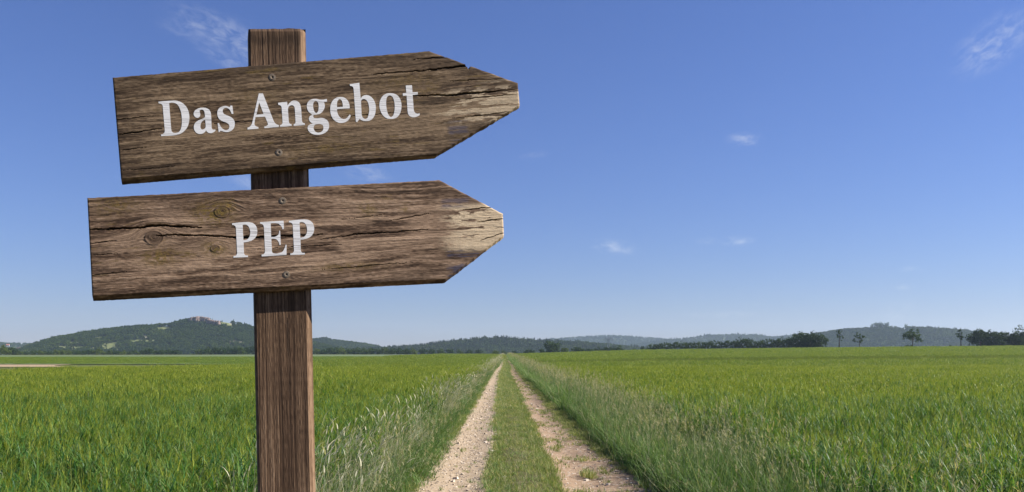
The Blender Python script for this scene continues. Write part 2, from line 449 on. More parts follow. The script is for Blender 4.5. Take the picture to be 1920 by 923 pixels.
rng = np.random.default_rng(7)
def fan(y0, y1, dens, spread=.70, near_pad=2.0):
    """random points on the wedge of land in view between two distances"""
    n = int(dens * (spread * (y1 * y1 - y0 * y0) + 2 * near_pad * (y1 - y0)))
    u = rng.random(n * 2); Y = np.sqrt(y0 * y0 + u * (y1 * y1 - y0 * y0))
    X = (rng.random(n * 2) * 2 - 1) * (spread * y1 + near_pad)
    k = np.abs(X) < spread * Y + near_pad
    X, Y = X[k], Y[k]
    return X[:n], Y[:n]

def sown(X, Y, coll, nvar, smin, smax, lean=.06, zs=None, zoff=0., wind=(.05, -.02)):
    n = len(X); Z = land(X, Y) + zoff
    s = rng.uniform(smin, smax, n)
    sc = np.stack([s, s, s * (zs if zs is not None else 1.0) * rng.uniform(.92, 1.08, n)], -1)
    return (np.stack([X, Y, Z], -1), np.stack([rng.normal(0, lean, n), rng.normal(0, lean, n) + wind[0], rng.uniform(-.5, .5, n) if False else rng.normal(0, .5, n)], -1), sc, rng.integers(0, nvar, n))

LINE_Y = lambda X: 150 + .10 * np.asarray(X)          # where the right field meets the next one
def in_left(X, Y):
    e = -2.05 + track_x(Y) * (Y > 9) + .25 * (vnoise(Y * .5, 0 * Y, 3) - .5)
    return (X < e) & (X > BARLEY_X(Y)) & (Y < 640)
def in_right(X, Y):
    e = 2.95 + track_x(Y) * (Y > 9) + .5 * (vnoise(Y * .35, 0 * Y, 4) - .5)
    return X > e

def crop_rows():
    parts = {'L': [[] for _ in range(4)], 'R': [[] for _ in range(4)], 'F': [[] for _ in range(4)]}
    bands = [(3.0, 20, 12), (20, 70, 5.2), (70, 200, 1.15), (200, 470, .18)]
    for k, (y0, y1, dens) in enumerate(bands):
        X, Y = fan(y0, y1, dens)
        gap = vnoise(X * 1.5, Y * 1.5, 9) > .14      # small thin spots
        l = in_left(X, Y) & gap; rgt = in_right(X, Y) & (Y < LINE_Y(X) - 32) & gap; f = in_right(X, Y) & (Y > LINE_Y(X)) & (Y < np.interp(CX + F * X / Y, CREST_PX, CREST_Y) + 10)
        for key, m in (('L', l), ('R', rgt), ('F', f)):
            if m.sum() == 0: continue
            P = sown(X[m], Y[m], BAR[k], 5, .9, 1.12, .07)
            hz = .74 + .42 * fbm(X[m] / 2.0, Y[m] / 3.5, 12, 4)
            P[2][:, 2] *= hz * (1.10 if key == 'F' else 1.0)
            parts[key][k].append(P)
    names = {'L': ('barley_crop', 'green barley crop left of the dirt track, behind the wooden signpost', 'barley'),
             'R': ('barley_crop', 'green barley crop filling the near field right of the dirt track', 'barley'),
             'F': ('barley_crop', 'yellow-green barley field beyond the dark line, below the right hedgerow', 'barley')}
    for key, lods in parts.items():
        first = None
        for k, lst in enumerate(lods):
            if not lst: continue
            P = [np.concatenate([q[j] for q in lst]) for j in range(4)]
            yield key, k, P, names[key]

# one object per field: its tufts of every size come from one joined set of prototypes
ALLBAR = bpy.data.collections.new('barley_all')
_offs, _n = [], 0
for k, c in enumerate(BAR):
    _offs.append(_n)
    for o in sorted(c.objects, key=lambda o: o.name):
        q = bpy.data.objects.new('tuft_%03d' % _n, o.data); ALLBAR.objects.link(q); _n += 1
_fields = {}
for key, k, P, nm in crop_rows():
    P[3] = P[3] + _offs[k]; _fields.setdefault(key, (nm, []))[1].append(P)
for key, (nm, lst) in _fields.items():
    P = [np.concatenate([q[j] for q in lst]) for j in range(4)]
    scatter(nm[0], P[0], P[1], P[2], P[3], ALLBAR, nm[1], nm[2])

# short green strip in front of the next field on the right, and the pale wheat on the left
def low_crop(name, X, Y, zs, coll, nv, label, cat):
    P = sown(X, Y, coll, nv, .9, 1.1, .05, zs=zs); scatter(name, *P, coll, label, cat)
X, Y = fan(95, 185, 1.2); m = in_right(X, Y) & (Y > LINE_Y(X) - 33) & (Y < LINE_Y(X) - 4)
YOUNG = []
for i in range(4):
    me = barley_clump(900 + i, .85, 60, 2); me.materials[0] = M_STRIP; YOUNG.append(me)
low_crop('young_crop', X[m], Y[m], .90, proto_collection('young', YOUNG), 4, 'strip of bluish-green crop along the dark line across the right field', 'crop')

X, Y = fan(150, 330, .55); m = (X < BARLEY_X(Y) - 4)
PALE = []
M_PALE = leafy('pale_crop', barley_colour(1.9, 1.4), .3, .6, .12)
for i in range(4):
    me = barley_clump(950 + i, 1.3, 110, 2); me.materials[0] = M_PALE; PALE.append(me)
low_crop('wheat_crop', X[m], Y[m], .42, proto_collection('pale', PALE), 4, 'paler grey-green crop in the field beyond the left barley', 'crop')

# ---- grasses of the verges and the crown of the track
def grass_colour(base, tipc, dry, kdry):
    def fn(t):
        a = t.sep(t.attr('tint').outputs['Color']); oi = t.n.new('ShaderNodeObjectInfo').outputs['Random']; p = t.pos()
        c = t.mix(a[0], base, tipc)
        c = t.mix(t.math('GREATER_THAN', a[0], 1 - kdry), c, dry)
        c = t.mix(a[2], c, dry)
        c = t.mix(.7, c, t.mix(1.0, c, t.ramp(oi, [(0, (.70, .78, .75)), (.6, (1.05, 1.05, 1.0)), (1, (1.35, 1.2, 1.05))]), 'MULTIPLY'))
        return c
    return fn
M_TURF = leafy('track_turf', grass_colour((.115, .175, .042), (.285, .300, .100), (.46, .40, .22), .26), .36, .6, .12)
M_VERGE = leafy('verge_grass', grass_colour((.056, .130, .030), (.185, .270, .082), (.37, .34, .21), .07), .34, .55, .14)
M_STALK = leafy('dry_stalks', grass_colour((.10, .15, .07), (.24, .27, .16), (.52, .48, .34), .40), .3, .6, .15)

def turf_tuft(seed, n=46, R=.11, h=(.04, .12)):
    c = Clump(seed); r = c.r
    for i in range(n):
        a = r.random() * 6.283; q = R * math.sqrt(r.random())
        c.ribbon((q * math.cos(a), q * math.sin(a), -.01), r.random() * 6.283, r.uniform(*h), r.uniform(.05, .6), r.uniform(.5, 1.7), r.uniform(.004, .0075), 3, 0.)
    return c.mesh('turf_tuft', M_TURF)

def verge_tuft(seed, n=40, R=.16, h=(.25, .60), heads=5, dry=False, hh=(.5, .8)):
    c = Clump(seed); r = c.r
    for i in range(n):
        a = r.random() * 6.283; q = R * math.sqrt(r.random())
        c.ribbon((q * math.cos(a), q * math.sin(a), -.02), r.gauss(.2, 1.4), r.uniform(*h), r.uniform(.0, .4), r.uniform(.5, 1.9), r.uniform(.006, .011), 5, 0., twist=r.uniform(-1, 1))
    for i in range(heads):
        a = r.random() * 6.283; q = R * math.sqrt(r.random()); az = r.gauss(.15, .6); th = abs(r.gauss(.22, .12))
        L = r.uniform(*hh)
        top = c.ribbon((q * math.cos(a), q * math.sin(a), 0), az, L, th * .3, th * 1.5, .0035, 4, .65, tip=.6)
        # loose seed head
        if dry:
            c.ribbon(top, az, r.uniform(.08, .15), th * 1.5, th * 1.5 + .7, .012, 3, 1.)
        else:
            for k in range(9):
                b = top - Vector((0, 0, r.uniform(0, .10)))
                c.ribbon(b, r.random() * 6.283, r.uniform(.02, .05), r.uniform(.3, .9), r.uniform(.6, 1.3), .006, 1, 1., tip=.6)
    return c.mesh('verge_tuft', M_STALK if dry else M_VERGE)

G = [turf_tuft(300 + i) for i in range(6)] + [verge_tuft(340 + i, 44, .15, (.14, .34), 1, False, (.25, .42)) for i in range(4)] \
    + [verge_tuft(360 + i, 48, .18, (.28, .62), 1) for i in range(5)] + [verge_tuft(380 + i, 50, .18, (.28, .60), 7) for i in range(4)] \
    + [verge_tuft(400 + i, 26, .16, (.30, .66), 9, True, (.66, .98)) for i in range(4)] + [turf_tuft(430 + i, 16, .05, (.03, .08)) for i in range(3)]
GRASS = proto_collection('grass', G)
TURF, SHORT, TALL, HEADS, STALK, SPRIG = (0, 6), (6, 4), (10, 5), (15, 4), (19, 4), (23, 3)

def strip_pts(u0, u1, bands):
    Us, Ys, Ss = [], [], []
    for (y0, y1, dens, s) in bands:
        n = int(dens * (u1 - u0) * (y1 - y0)); Us.append(rng.uniform(u0, u1, n)); Ys.append(rng.uniform(y0, y1, n)); Ss.append(np.full(n, s))
    return np.concatenate(Us), np.concatenate(Ys), np.concatenate(Ss)

def place_grass(U, Y, S, kind, hz=None, lean=.08, wind=.06):
    X = U + track_x(Y); n = len(U)
    z = land(X, Y) + .01
    sc = np.stack([S * rng.uniform(.85, 1.2, n)] * 3, -1); sc[:, 2] *= rng.uniform(.8, 1.2, n) / np.maximum(S, 1) ** .75
    if hz is not None: sc[:, 2] *= hz
    rot = np.stack([rng.normal(0, lean, n), rng.normal(0, lean, n) + wind, rng.normal(0, .9, n)], -1)
    return np.stack([X, Y, z], -1), rot, sc, rng.integers(0, kind[1], n) + kind[0]

def bundle(lst): return [np.concatenate([q[j] for q in lst]) for j in range(4)]
NB = lambda d: [(2.5, 9, d * .6, 1), (9, 26, d, 1), (26, 60, d * .40, 1.6), (60, 140, d * .16, 2.4), (140, 580, d * .05, 4)]

# crown of the track and thin growth on the shoulders and in the ruts
U, Y, S = strip_pts(-1.75, 1.9, NB(95))
L, R, pat = rut_mask(U, Y)
bare = np.maximum(L, R); keep = rng.random(len(U)) > np.clip(bare * 1.6, 0, 1)
keep &= ((np.abs(U - RUT_L) > .26 + .10 * S) & (np.abs(U - RUT_R) > .22 + .10 * S)) | (S < 1.5)
shoulder = (U > 1.0) & (pat + .25 * (U - 1.0) < .52) & (rng.random(len(U)) < .75); keep &= ~shoulder
U, Y, S = U[keep], Y[keep], S[keep]
hz = .75 + .9 * fbm(U * 2.2, Y * .8, 71, 3) - .35 * (np.abs(U) > 1.0) * (U > 0)
a = place_grass(U, Y, S, TURF, np.clip(hz, .35, 2))
U2, Y2, S2 = strip_pts(-.46, .44, NB(7)); b = place_grass(U2, Y2, S2, SHORT, .45 + 0 * U2)
U3, Y3, S3 = strip_pts(.5, 1.7, NB(34)); k = fbm(U3 * 3, Y3 * 1.2, 77, 3) + .10 * (U3 - 1.0) > .52; c = place_grass(U3[k], Y3[k], S3[k], SPRIG)
U4, Y4, S4 = strip_pts(-1.2, -.5, NB(5)); k = fbm(U4 * 3, Y4 * 1.2, 78, 3) > .62; d = place_grass(U4[k], Y4[k], S4[k], SPRIG)
scatter('track_grass', *bundle([a, b, c, d]), GRASS, 'short green turf growing on the crown and edges of the dirt track', 'grass')

# left verge: short by the rut, rising to pale bent stalks along the barley
lst = []
U, Y, S = strip_pts(-1.62, -1.30, NB(38)); lst.append(place_grass(U - .1 * (S - 1), Y, S, SHORT, .45 + .6 * sstep(-1.3, -1.6, U)))
U, Y, S = strip_pts(-2.1, -1.50, NB(36)); lst.append(place_grass(U, Y, S, SHORT, 1.0 + .3 * fbm(U, Y, 5)))
U, Y, S = strip_pts(-2.2, -1.62, NB(13)); lst.append(place_grass(U, Y, S, TALL, .85))
U, Y, S = strip_pts(-2.3, -1.66, NB(12)); k = fbm(U * .5, Y * .22, 15, 2) > .40; lst.append(place_grass(U[k], Y[k], S[k], STALK, .86, .07, .16))
scatter('verge_grass', *bundle(lst), GRASS, 'left verge of long grass with pale straw stalks bending over the track edge', 'grass')
# right verge: a thick bank with brownish seed heads
lst = []
U, Y, S = strip_pts(1.58, 1.95, NB(40)); lst.append(place_grass(U + .1 * (S - 1), Y, S, SHORT, .8 + .5 * sstep(1.5, 2., U)))
U, Y, S = strip_pts(1.72, 2.95, NB(54)); lst.append(place_grass(U, Y, S, TALL, .80 + .40 * fbm(U, Y * .4, 6) + .12 * sstep(1.7, 2.2, U), .12, -.05))
U, Y, S = strip_pts(1.9, 2.9, NB(4.2)); k = (fbm(U * .6, Y * .25, 16, 2) > .40) & (rng.random(len(U)) < sstep(8, 30, Y) + .12); lst.append(place_grass(U[k], Y[k], S[k], HEADS, .95, .12, .0))
U, Y, S = strip_pts(2.2, 3.0, [(50, 75, 1.2, 1.7)]); k = Y > 60; lst.append(place_grass(U[k], Y[k], S[k], STALK, .95, .08, .1))
scatter('verge_grass', *bundle(lst), GRASS, 'right verge, a thick bank of tall grass with brownish seed heads', 'grass')

# limestone chips on the ruts
def pebble(seed):
    r = random.Random(seed); V = []
    for (x, y, z) in [(-1, -1, -1), (1, -1, -1), (1, 1, -1), (-1, 1, -1), (-1, -1, 1), (1, -1, 1), (1, 1, 1), (-1, 1, 1)]:
        V.append(((x * r.uniform(.6, 1.1)), (y * r.uniform(.5, 1.)), (z * r.uniform(.3, .6))))
    Fq = [(0, 3, 2, 1), (4, 5, 6, 7), (0, 1, 5, 4), (1, 2, 6, 5), (2, 3, 7, 6), (3, 0, 4, 7)]
    return mesh_np('limestone_chip', np.array(V) * .5, [np.array(Fq)], M_CHIP)
t = MT('limestone'); M_CHIP = t.done(t.bsdf(t.ramp(t.n.new('ShaderNodeObjectInfo').outputs['Random'], [(0, (.36, .28, .20)), (.5, (.46, .37, .27)), (1, (.64, .55, .44))]), .9, None, .2))
CHIPS = proto_collection('chips', [pebble(i) for i in range(6)])
U, Y, S = strip_pts(-1.35, 1.7, [(3, 9, 110, 1), (9, 26, 190, 1), (26, 50, 50, 1.5)])
L, R, pat = rut_mask(U, Y); k = rng.random(len(U)) < L * .9 + R * .35; U, Y, S = U[k], Y[k], S[k]
X = U + track_x(Y)
prof = .045 * np.exp(-(U / .33) ** 2) - .035 * np.exp(-((U - RUT_L) / .30) ** 2) - .035 * np.exp(-((U - RUT_R) / .30) ** 2) + .022 * (fbm(U * 5, Y * 5, 41, 3) - .5)
sz = rng.uniform(.008, .03, len(U)) * S * (1 + 1.2 * (rng.random(len(U)) > .95))
scatter('gravel', np.stack([X, Y, land(X, Y) + .013 + prof + sz * .1], -1), np.stack([rng.normal(0, .2, len(U)), rng.normal(0, .2, len(U)), rng.uniform(0, 6.28, len(U))], -1),
        np.stack([sz, sz, sz], -1), rng.integers(0, 6, len(U)), CHIPS, 'pale limestone chips scattered over the two wheel ruts', 'gravel')

# ------------------------------------------------------------------ hills with their woods
def tree_colour(c0, c1, c2):
    def fn(t):
        a = t.sep(t.attr('tint').outputs['Color']); oi = t.n.new('ShaderNodeObjectInfo').outputs['Random']
        c = t.ramp(a[0], [(0, c0), (.6, c1), (1, c2)])
        big = t.noise(t.pos(), .012, 4, .6)
        c = t.mix(t.ramp(big, [(.42, (0, 0, 0)), (.62, (1, 1, 1))]), c, t.mix(1.0, c, (1.7, 1.45, 1.05), 'MULTIPLY'))
        return t.mix(.6, c, t.mix(1.0, c, t.ramp(oi, [(0, (.72, .74, .80)), (.7, (1.05, 1.05, 1.0)), (1, (1.45, 1.30, 1.0))]), 'MULTIPLY'))
    return fn
M_WOOD = leafy('woodland_leaves', tree_colour((.022, .046, .013), (.038, .072, .018), (.070, .104, .028)), .24, .7, .08)
M_DARK = leafy('hedge_leaves', tree_colour((.014, .034, .009), (.025, .052, .012), (.045, .076, .020)), .25, .7, .1)
M_LIGHT = leafy('bright_leaves', tree_colour((.040, .070, .016), (.062, .098, .022), (.090, .125, .034)), .3, .7, .1)
M_PINE = leafy('pine_needles', tree_colour((.026, .046, .020), (.036, .058, .024), (.050, .070, .030)), .12, .8, .06)
t = MT('bark'); _p = t.pos(); M_BARK = t.done(t.bsdf(t.ramp(t.noise(_p, 6, 4), [(.3, (.05, .038, .028)), (.7, (.12, .095, .07))]), .95, None, .1))

def leaf_faces(P, Nrm, size, r, jit=.6):
    """two-triangle leaf sprays at points P facing roughly Nrm"""
    n = len(P); Nn = Nrm + r.normal(0, jit, (n, 3)); Nn /= np.linalg.norm(Nn, axis=1)[:, None] + 1e-9
    A = np.cross(Nn, r.normal(0, 1, (n, 3))); A /= np.linalg.norm(A, axis=1)[:, None] + 1e-9; B = np.cross(Nn, A)
    s = size * r.uniform(.6, 1.3, n)[:, None]
    k = [P - A * s * .6, P - B * s * .42, P + A * s * .6, P + B * s * .42]
    V = np.stack(k, 1).reshape(-1, 3); V[0::4] += Nn * s * -.12; V[2::4] += Nn * s * -.12
    Fq = np.arange(n * 4).reshape(-1, 4)
    tint = np.repeat(r.random(n), 4)
    return V, Fq, np.stack([tint, V[:, 2], 0 * tint], -1)

def crown_points(lobes, n, r, lump=.34):
    """leaf positions on and in lumpy lobes (cx,cy,cz,rx,ry,rz)"""
    lob = np.array(lobes); w = (lob[:, 3] * lob[:, 5]); w = w / w.sum()
    # sub-clumps over each lobe
    P, N = [], []
    cnt = r.multinomial(n, w)
    for q, m in zip(lob, cnt):
        nc = max(5, m // 26)
        d = r.normal(0, 1, (nc, 3)); d /= np.linalg.norm(d, axis=1)[:, None]
        cc = d * (r.uniform(.45, 1.0, nc) ** .6)[:, None]
        k = r.integers(0, nc, m)
        e = r.normal(0, 1, (m, 3)); e /= np.linalg.norm(e, axis=1)[:, None] + 1e-9
        p = cc[k] + e * (lump * r.uniform(.5, 1.0, m)[:, None])
        P.append(q[:3] + p * q[3:]); N.append(e * .8 + d[k] * .6 + np.array([0, 0, .25]))
    return np.concatenate(P), np.concatenate(N)

def tube(pts, rad, n=6):
    V, Fq = [], []
    for i, (p, q) in enumerate(zip(pts, rad)):
        p = np.array(p, float); d = np.array(pts[min(i + 1, len(pts) - 1)], float) - np.array(pts[max(i - 1, 0)], float); d /= np.linalg.norm(d) + 1e-9
        a = np.cross(d, [.3, 1, .2]); a /= np.linalg.norm(a); b = np.cross(d, a)
        for k in range(n):
            an = 6.28318 * k / n; V.append(p + (a * math.cos(an) + b * math.sin(an)) * q)
        if i:
            o = (i - 1) * n
            for k in range(n): Fq.append((o + k, o + (k + 1) % n, o + n + (k + 1) % n, o + n + k))
    return np.array(V), np.array(Fq)

def join_np(parts):
    V, Fq, o = [], [], 0
    for v, f in parts: V.append(v); Fq.append(f + o); o += len(v)
    return np.concatenate(V), np.concatenate(Fq)

def forest_blob(seed, mat, conifer=False):
    r = np.random.default_rng(seed)
    if conifer:
        lobes = [(0, 0, .25 + .17 * k, .34 - .07 * k, .34 - .07 * k, .16) for k in range(5)]
    else:
        lobes = [(0, 0, .55, .46, .46, .40)] + [(r.uniform(-.25, .25), r.uniform(-.25, .25), r.uniform(.45, .75), .28, .28, .24) for _ in range(3)]
    P, N = crown_points(lobes, 190, r, .3)
    V, Fq, C = leaf_faces(P, N, .17, r, .5)
    return mesh_np('woodland_tree', V, [Fq], mat, {'tint': C})
FOREST = proto_collection('forest', [forest_blob(i, M_WOOD) for i in range(5)] + [forest_blob(10 + i, M_PINE, True) for i in range(3)])

def hill_material():
    t = MT('hill_ground'); p = t.pos(); a = t.sep(t.attr('bare').outputs['Color'])
    n = t.noise(p, .03, 5); n2 = t.noise(p, .15, 4)
    c = t.ramp(n, [(.3, (.040, .062, .020)), (.7, (.060, .085, .028))])
    c = t.mix(a[0], c, t.ramp(n2, [(.3, (.12, .145, .05)), (.7, (.20, .20, .085))]))
    c = t.mix(a[1], c, t.ramp(n2, [(.3, (.30, .26, .19)), (.7, (.48, .43, .34))]))
    return t.done(t.bsdf(c, .95, t.bump(n2, .4, 2.0), .1))
M_HILL = hill_material()

HILLS = {}
def hill(name, prof, R, front, back, tree_h, spacing, mix_con, label, clear=(), rock=(), seed=0, base=2.0, drop=.75, tree_px=None):
    px = np.array([p[0] for p in prof], float); row = np.array([p[1] for p in prof], float)
    def top(q): return CAMZ + (HY - np.interp(q, px, row)) / F * R - tree_h * drop
    def zz(X, Y):
        q = CX + F * X / Y
        t = np.clip((Y - (R - front)) / front, 0, 1); b = np.clip((Y - R) / back, 0, 1)
        s = (np.sin(t * math.pi * .38) / math.sin(math.pi * .38)) ** 1.15 * np.cos(b * math.pi / 2) ** 2
        H = np.maximum(top(q) - base, -6)
        lump = (fbm(X / 160, Y / 160, 50 + seed, 4) - .5) * np.minimum(H, 40) * .35 * np.sin(np.clip(t, 0, 1) * math.pi) 
        return base - 5 * (1 - np.clip(t * 12, 0, 1)) - 6 * b + H * s + lump
    def masks(X, Y, Z):
        q = CX + F * X / Y; w = HY - (Z - CAMZ) * F / Y
        wob = (fbm(q / 6, w / 2.5, 90, 3) - .5) * 1.1
        g = np.zeros_like(q); k = np.zeros_like(q)
        for (cx, cyy, rx, ry) in clear: g = np.maximum(g, sstep(1.15, .8, np.hypot((q - cx) / rx, (w - cyy) / ry) + wob))
        for (cx, cyy, rx, ry) in rock: k = np.maximum(k, sstep(1.15, .8, np.hypot((q - cx) / rx, (w - cyy) / ry) + wob * .6))
        return g, k
    HILLS[name] = zz
    nq, ny = 240, 90
    qs = np.linspace(px[0], px[-1], nq); ys = np.linspace(R - front * 1.02, R + back, ny)
    Q, Y = np.meshgrid(qs, ys); X = (Q - CX) / F * Y
    Z = zz(X, Y); g, k = masks(X, Y, Z)
    o = obj_np('hill', np.stack([X, Y, Z], -1).reshape(-1, 3), [grid_faces(ny, nq)], M_HILL, {'bare': np.stack([g, k, 0 * g], -1).reshape(-1, 3)}, True)
    tag(o, kind='structure')
    # its wood
    tp = tree_px or (px[0], px[-1])
    n = int((tp[1] - tp[0]) / F * R * (front + 30) / spacing ** 2)
    q = rng.uniform(tp[0], tp[1], n); Y = rng.uniform(R - front, R + 25, n); X = (q - CX) / F * Y
    Z = zz(X, Y); g, k = masks(X, Y, Z)
    keep = (rng.random(n) > np.maximum(g * .96, k * .985)) & (Z > -3)
    X, Y, Z, q = X[keep], Y[keep], Z[keep], q[keep]; n = len(X)
    s = tree_h * rng.uniform(.65, 1.15, n) * (.75 + .5 * fbm(X / 90, Y / 90, 61, 2)); wd = s * rng.uniform(.85, 1.2, n)
    con = rng.random(n) < mix_con * (fbm(X / 120, Y / 120, 62, 3) > .45) * 1.5
    idx = np.where(con, rng.integers(5, 8, n), rng.integers(0, 5, n))
    wd = np.where(con, wd * .9, wd); s = np.where(con, s * 1.2, s)
    scatter('woodland', np.stack([X, Y, Z - .5], -1), np.stack([0 * s, 0 * s, rng.uniform(0, 6.28, n)], -1), np.stack([wd, wd, s], -1), idx, FOREST, label, 'woodland')
    return zz

hill('left', [(20, 660), (50, 648), (80, 638), (105, 631), (130, 627), (160, 622), (200, 616), (240, 611.5), (280, 608.5), (320, 606), (340, 600), (356, 597), (400, 596.5), (425, 600), (445, 604), (462, 609), (480, 614), (520, 625), (560, 634), (600, 644), (650, 656)],
     1500, 215, 300, 6.0, 3.9, .05, 'blue-green woodland covering the big left hill with the rocky top',
     clear=[(310, 617, 20, 4.6), (190, 634, 14, 4), (143, 644, 15, 3.4), (130, 652.5, 48, 3.6), (207, 651, 20, 7.5), (428, 604, 42, 9.5), (268, 640, 26, 3.4), (388, 604, 18, 4)],
     rock=[(251, 629, 6, 2.4), (273, 632, 9, 2.6), (436, 642, 10, 3), (452, 643, 6, 2.8), (391, 601, 4, 1.3), (408, 603, 3, 1.6), (402, 609, 3, 1.2), (434, 607.5, 3, 1.6), (458, 608.5, 2.5, 1.8)], seed=1)
hill('second', [(500, 650), (540, 641), (575, 635.5), (600, 633.5), (615, 634), (640, 638.5), (662, 641), (690, 644.5), (715, 650), (740, 656)],
     2100, 210, 250, 7, 5.5, .1, 'bluish woodland on the low double hill just right of the post', clear=[(596, 652, 12, 2.2), (604, 655, 9, 1.6)], seed=2)
hill('village', [(-300, 640), (-60, 641), (0, 641.5), (40, 643), (70, 644.5), (110, 650), (150, 656)], 3000, 420, 300, 9, 11, .05, 'hazy woodland on the low rise around the distant houses at far left',
     clear=[(14, 645, 7, 2.2), (37, 646, 12, 2.6), (52, 644.5, 6, 1.6), (30, 653, 40, 1.5)], seed=3)
hill('middle', [(640, 658), (700, 655.5), (735, 652.5), (770, 649), (810, 645), (850, 640.5), (880, 637), (920, 635), (945, 635.5), (980, 637), (1010, 640), (1040, 640.5), (1080, 641), (1130, 644), (1180, 650), (1240, 658)],
     1700, 160, 250, 8.5, 4.6, .35, 'dark mixed forest on the middle hill where the track vanishes', seed=4)
hill('far', [(960, 646), (1000, 641), (1025, 636), (1075, 631.5), (1110, 630), (1150, 628.5), (1175, 629.5), (1220, 632.5), (1255, 636), (1300, 640), (1400, 648)], 4200, 420, 400, 12, 11, .2, 'pale blue woodland on the farthest ridge right of the track', seed=5)
hill('far_right', [(1180, 646), (1230, 639), (1270, 634.5), (1300, 632), (1320, 628.5), (1360, 627.5), (1420, 627.5), (1445, 631), (1475, 628.5), (1510, 628), (1560, 627), (1640, 632), (1720, 645)], 3600, 360, 400, 11, 10, .2,
     'blue wooded ridge behind the right hedgerow', clear=[(1352, 638, 12, 1.6)], seed=6)
hill('right', [(1420, 652), (1470, 638), (1510, 628), (1540, 622.5), (1565, 618.5), (1590, 616), (1625, 614.5), (1655, 613), (1700, 612.5), (1740, 613), (1775, 616), (1810, 619), (1850, 626), (1900, 636), (1980, 648)],
     2100, 260, 400, 7.5, 5.2, .18, 'blue-green woodland on the broad right hill behind the thin trees',
     clear=[(1640, 612.5, 22, 3.0), (1672, 612.5, 22, 3.2), (1690, 618, 14, 2.2)], seed=7)

# ------------------------------------------------------------------ rocky top of the left hill
def rock_cliff(name, cols, R, label, seed):
    r = random.Random(seed); parts = []
    for (px, w, top, bot, dy) in cols:
        Y = R + dy; s = Y / F
        x0, x1 = (px - w / 2 - CX) * s, (px + w / 2 - CX) * s; z0, z1 = CAMZ + (HY - bot) * s - 3, CAMZ + (HY - top) * s
        n = 4; V, Fq = [], []
        for k in range(n + 1):
            t_ = k / n; z = z0 + (z1 - z0) * t_; tp = 1 - .18 * t_ ** 2
            for (ax, ay) in [(-1, -1), (0, -1.25), (1, -1), (1.1, 0), (1, 1), (0, 1.1), (-1, 1), (-1.1, 0)]:
                V.append(((x0 + x1) / 2 + ax * (x1 - x0) / 2 * tp * r.uniform(.85, 1.12), Y + ay * 3.4 * tp * r.uniform(.85, 1.15), z + (r.uniform(-.7, .7) if k else 0)))
        for k in range(n):
            for j in range(8): a = k * 8; Fq.append((a + j, a + (j + 1) % 8, a + 8 + (j + 1) % 8, a + 8 + j))
        a = n * 8; Fq += [(a, a + 1, a + 2, a + 3), (a, a + 3, a + 4, a + 7), (a + 4, a + 5, a + 6, a + 7)]
        parts.append((np.array(V), np.array(Fq)))
    V, Fq = join_np(parts)
    o = obj_np(name, V, [Fq], M_ROCK); tag(o, label, 'rock'); return o
t = MT('pale_rock'); _p = t.pos()
M_ROCK = t.done(t.bsdf(t.ramp(t.noise(t.mapping(_p, (1, 1, .35)), .35, 5), [(.3, (.13, .090, .078)), (.55, (.25, .185, .155)), (.8, (.36, .29, .24))]), .95, None, .1))
_r = random.Random(4)
rock_cliff('rock_cliff', [(356.5 + 3.1 * k, 4.2, [597, 595.8, 595, 594.4, 594, 593.8, 594.2, 594, 594.5, 595, 595.4, 596][k], 600, -30 + _r.uniform(-4, 4)) for k in range(12)], 1500, 'pinkish rock cliff crowning the big left hill', 3)
rock_cliff('rock_cliff', [(390 + 4 * k, 4.6, 599.8 + .35 * k + _r.uniform(-.5, .5), 603 + .4 * k, -50 - 3 * k) for k in range(6)], 1500, 'pale broken rock band below and right of the hilltop cliff', 5)

# ------------------------------------------------------------------ single trees
def tree(name, px, row, Y, H, W, kind, label, cat='tree', group=None, seed=0, mesh=None):
    """kind: lobes layout; H height and W crown width in metres"""
    X = (px - CX) / F * Y; Z = float(land(X, Y)) if row is None else CAMZ + (HY - row) / F * Y
    o = empty(name, (X, Y, Z - .15)); tag(o, label, cat, group)
    if mesh is None: mesh = tree_mesh(kind, H, W, seed)
    tr, cr = mesh
    a = link(bpy.data.objects.new('trunk', tr), o); b = link(bpy.data.objects.new('crown', cr), o)
    return o

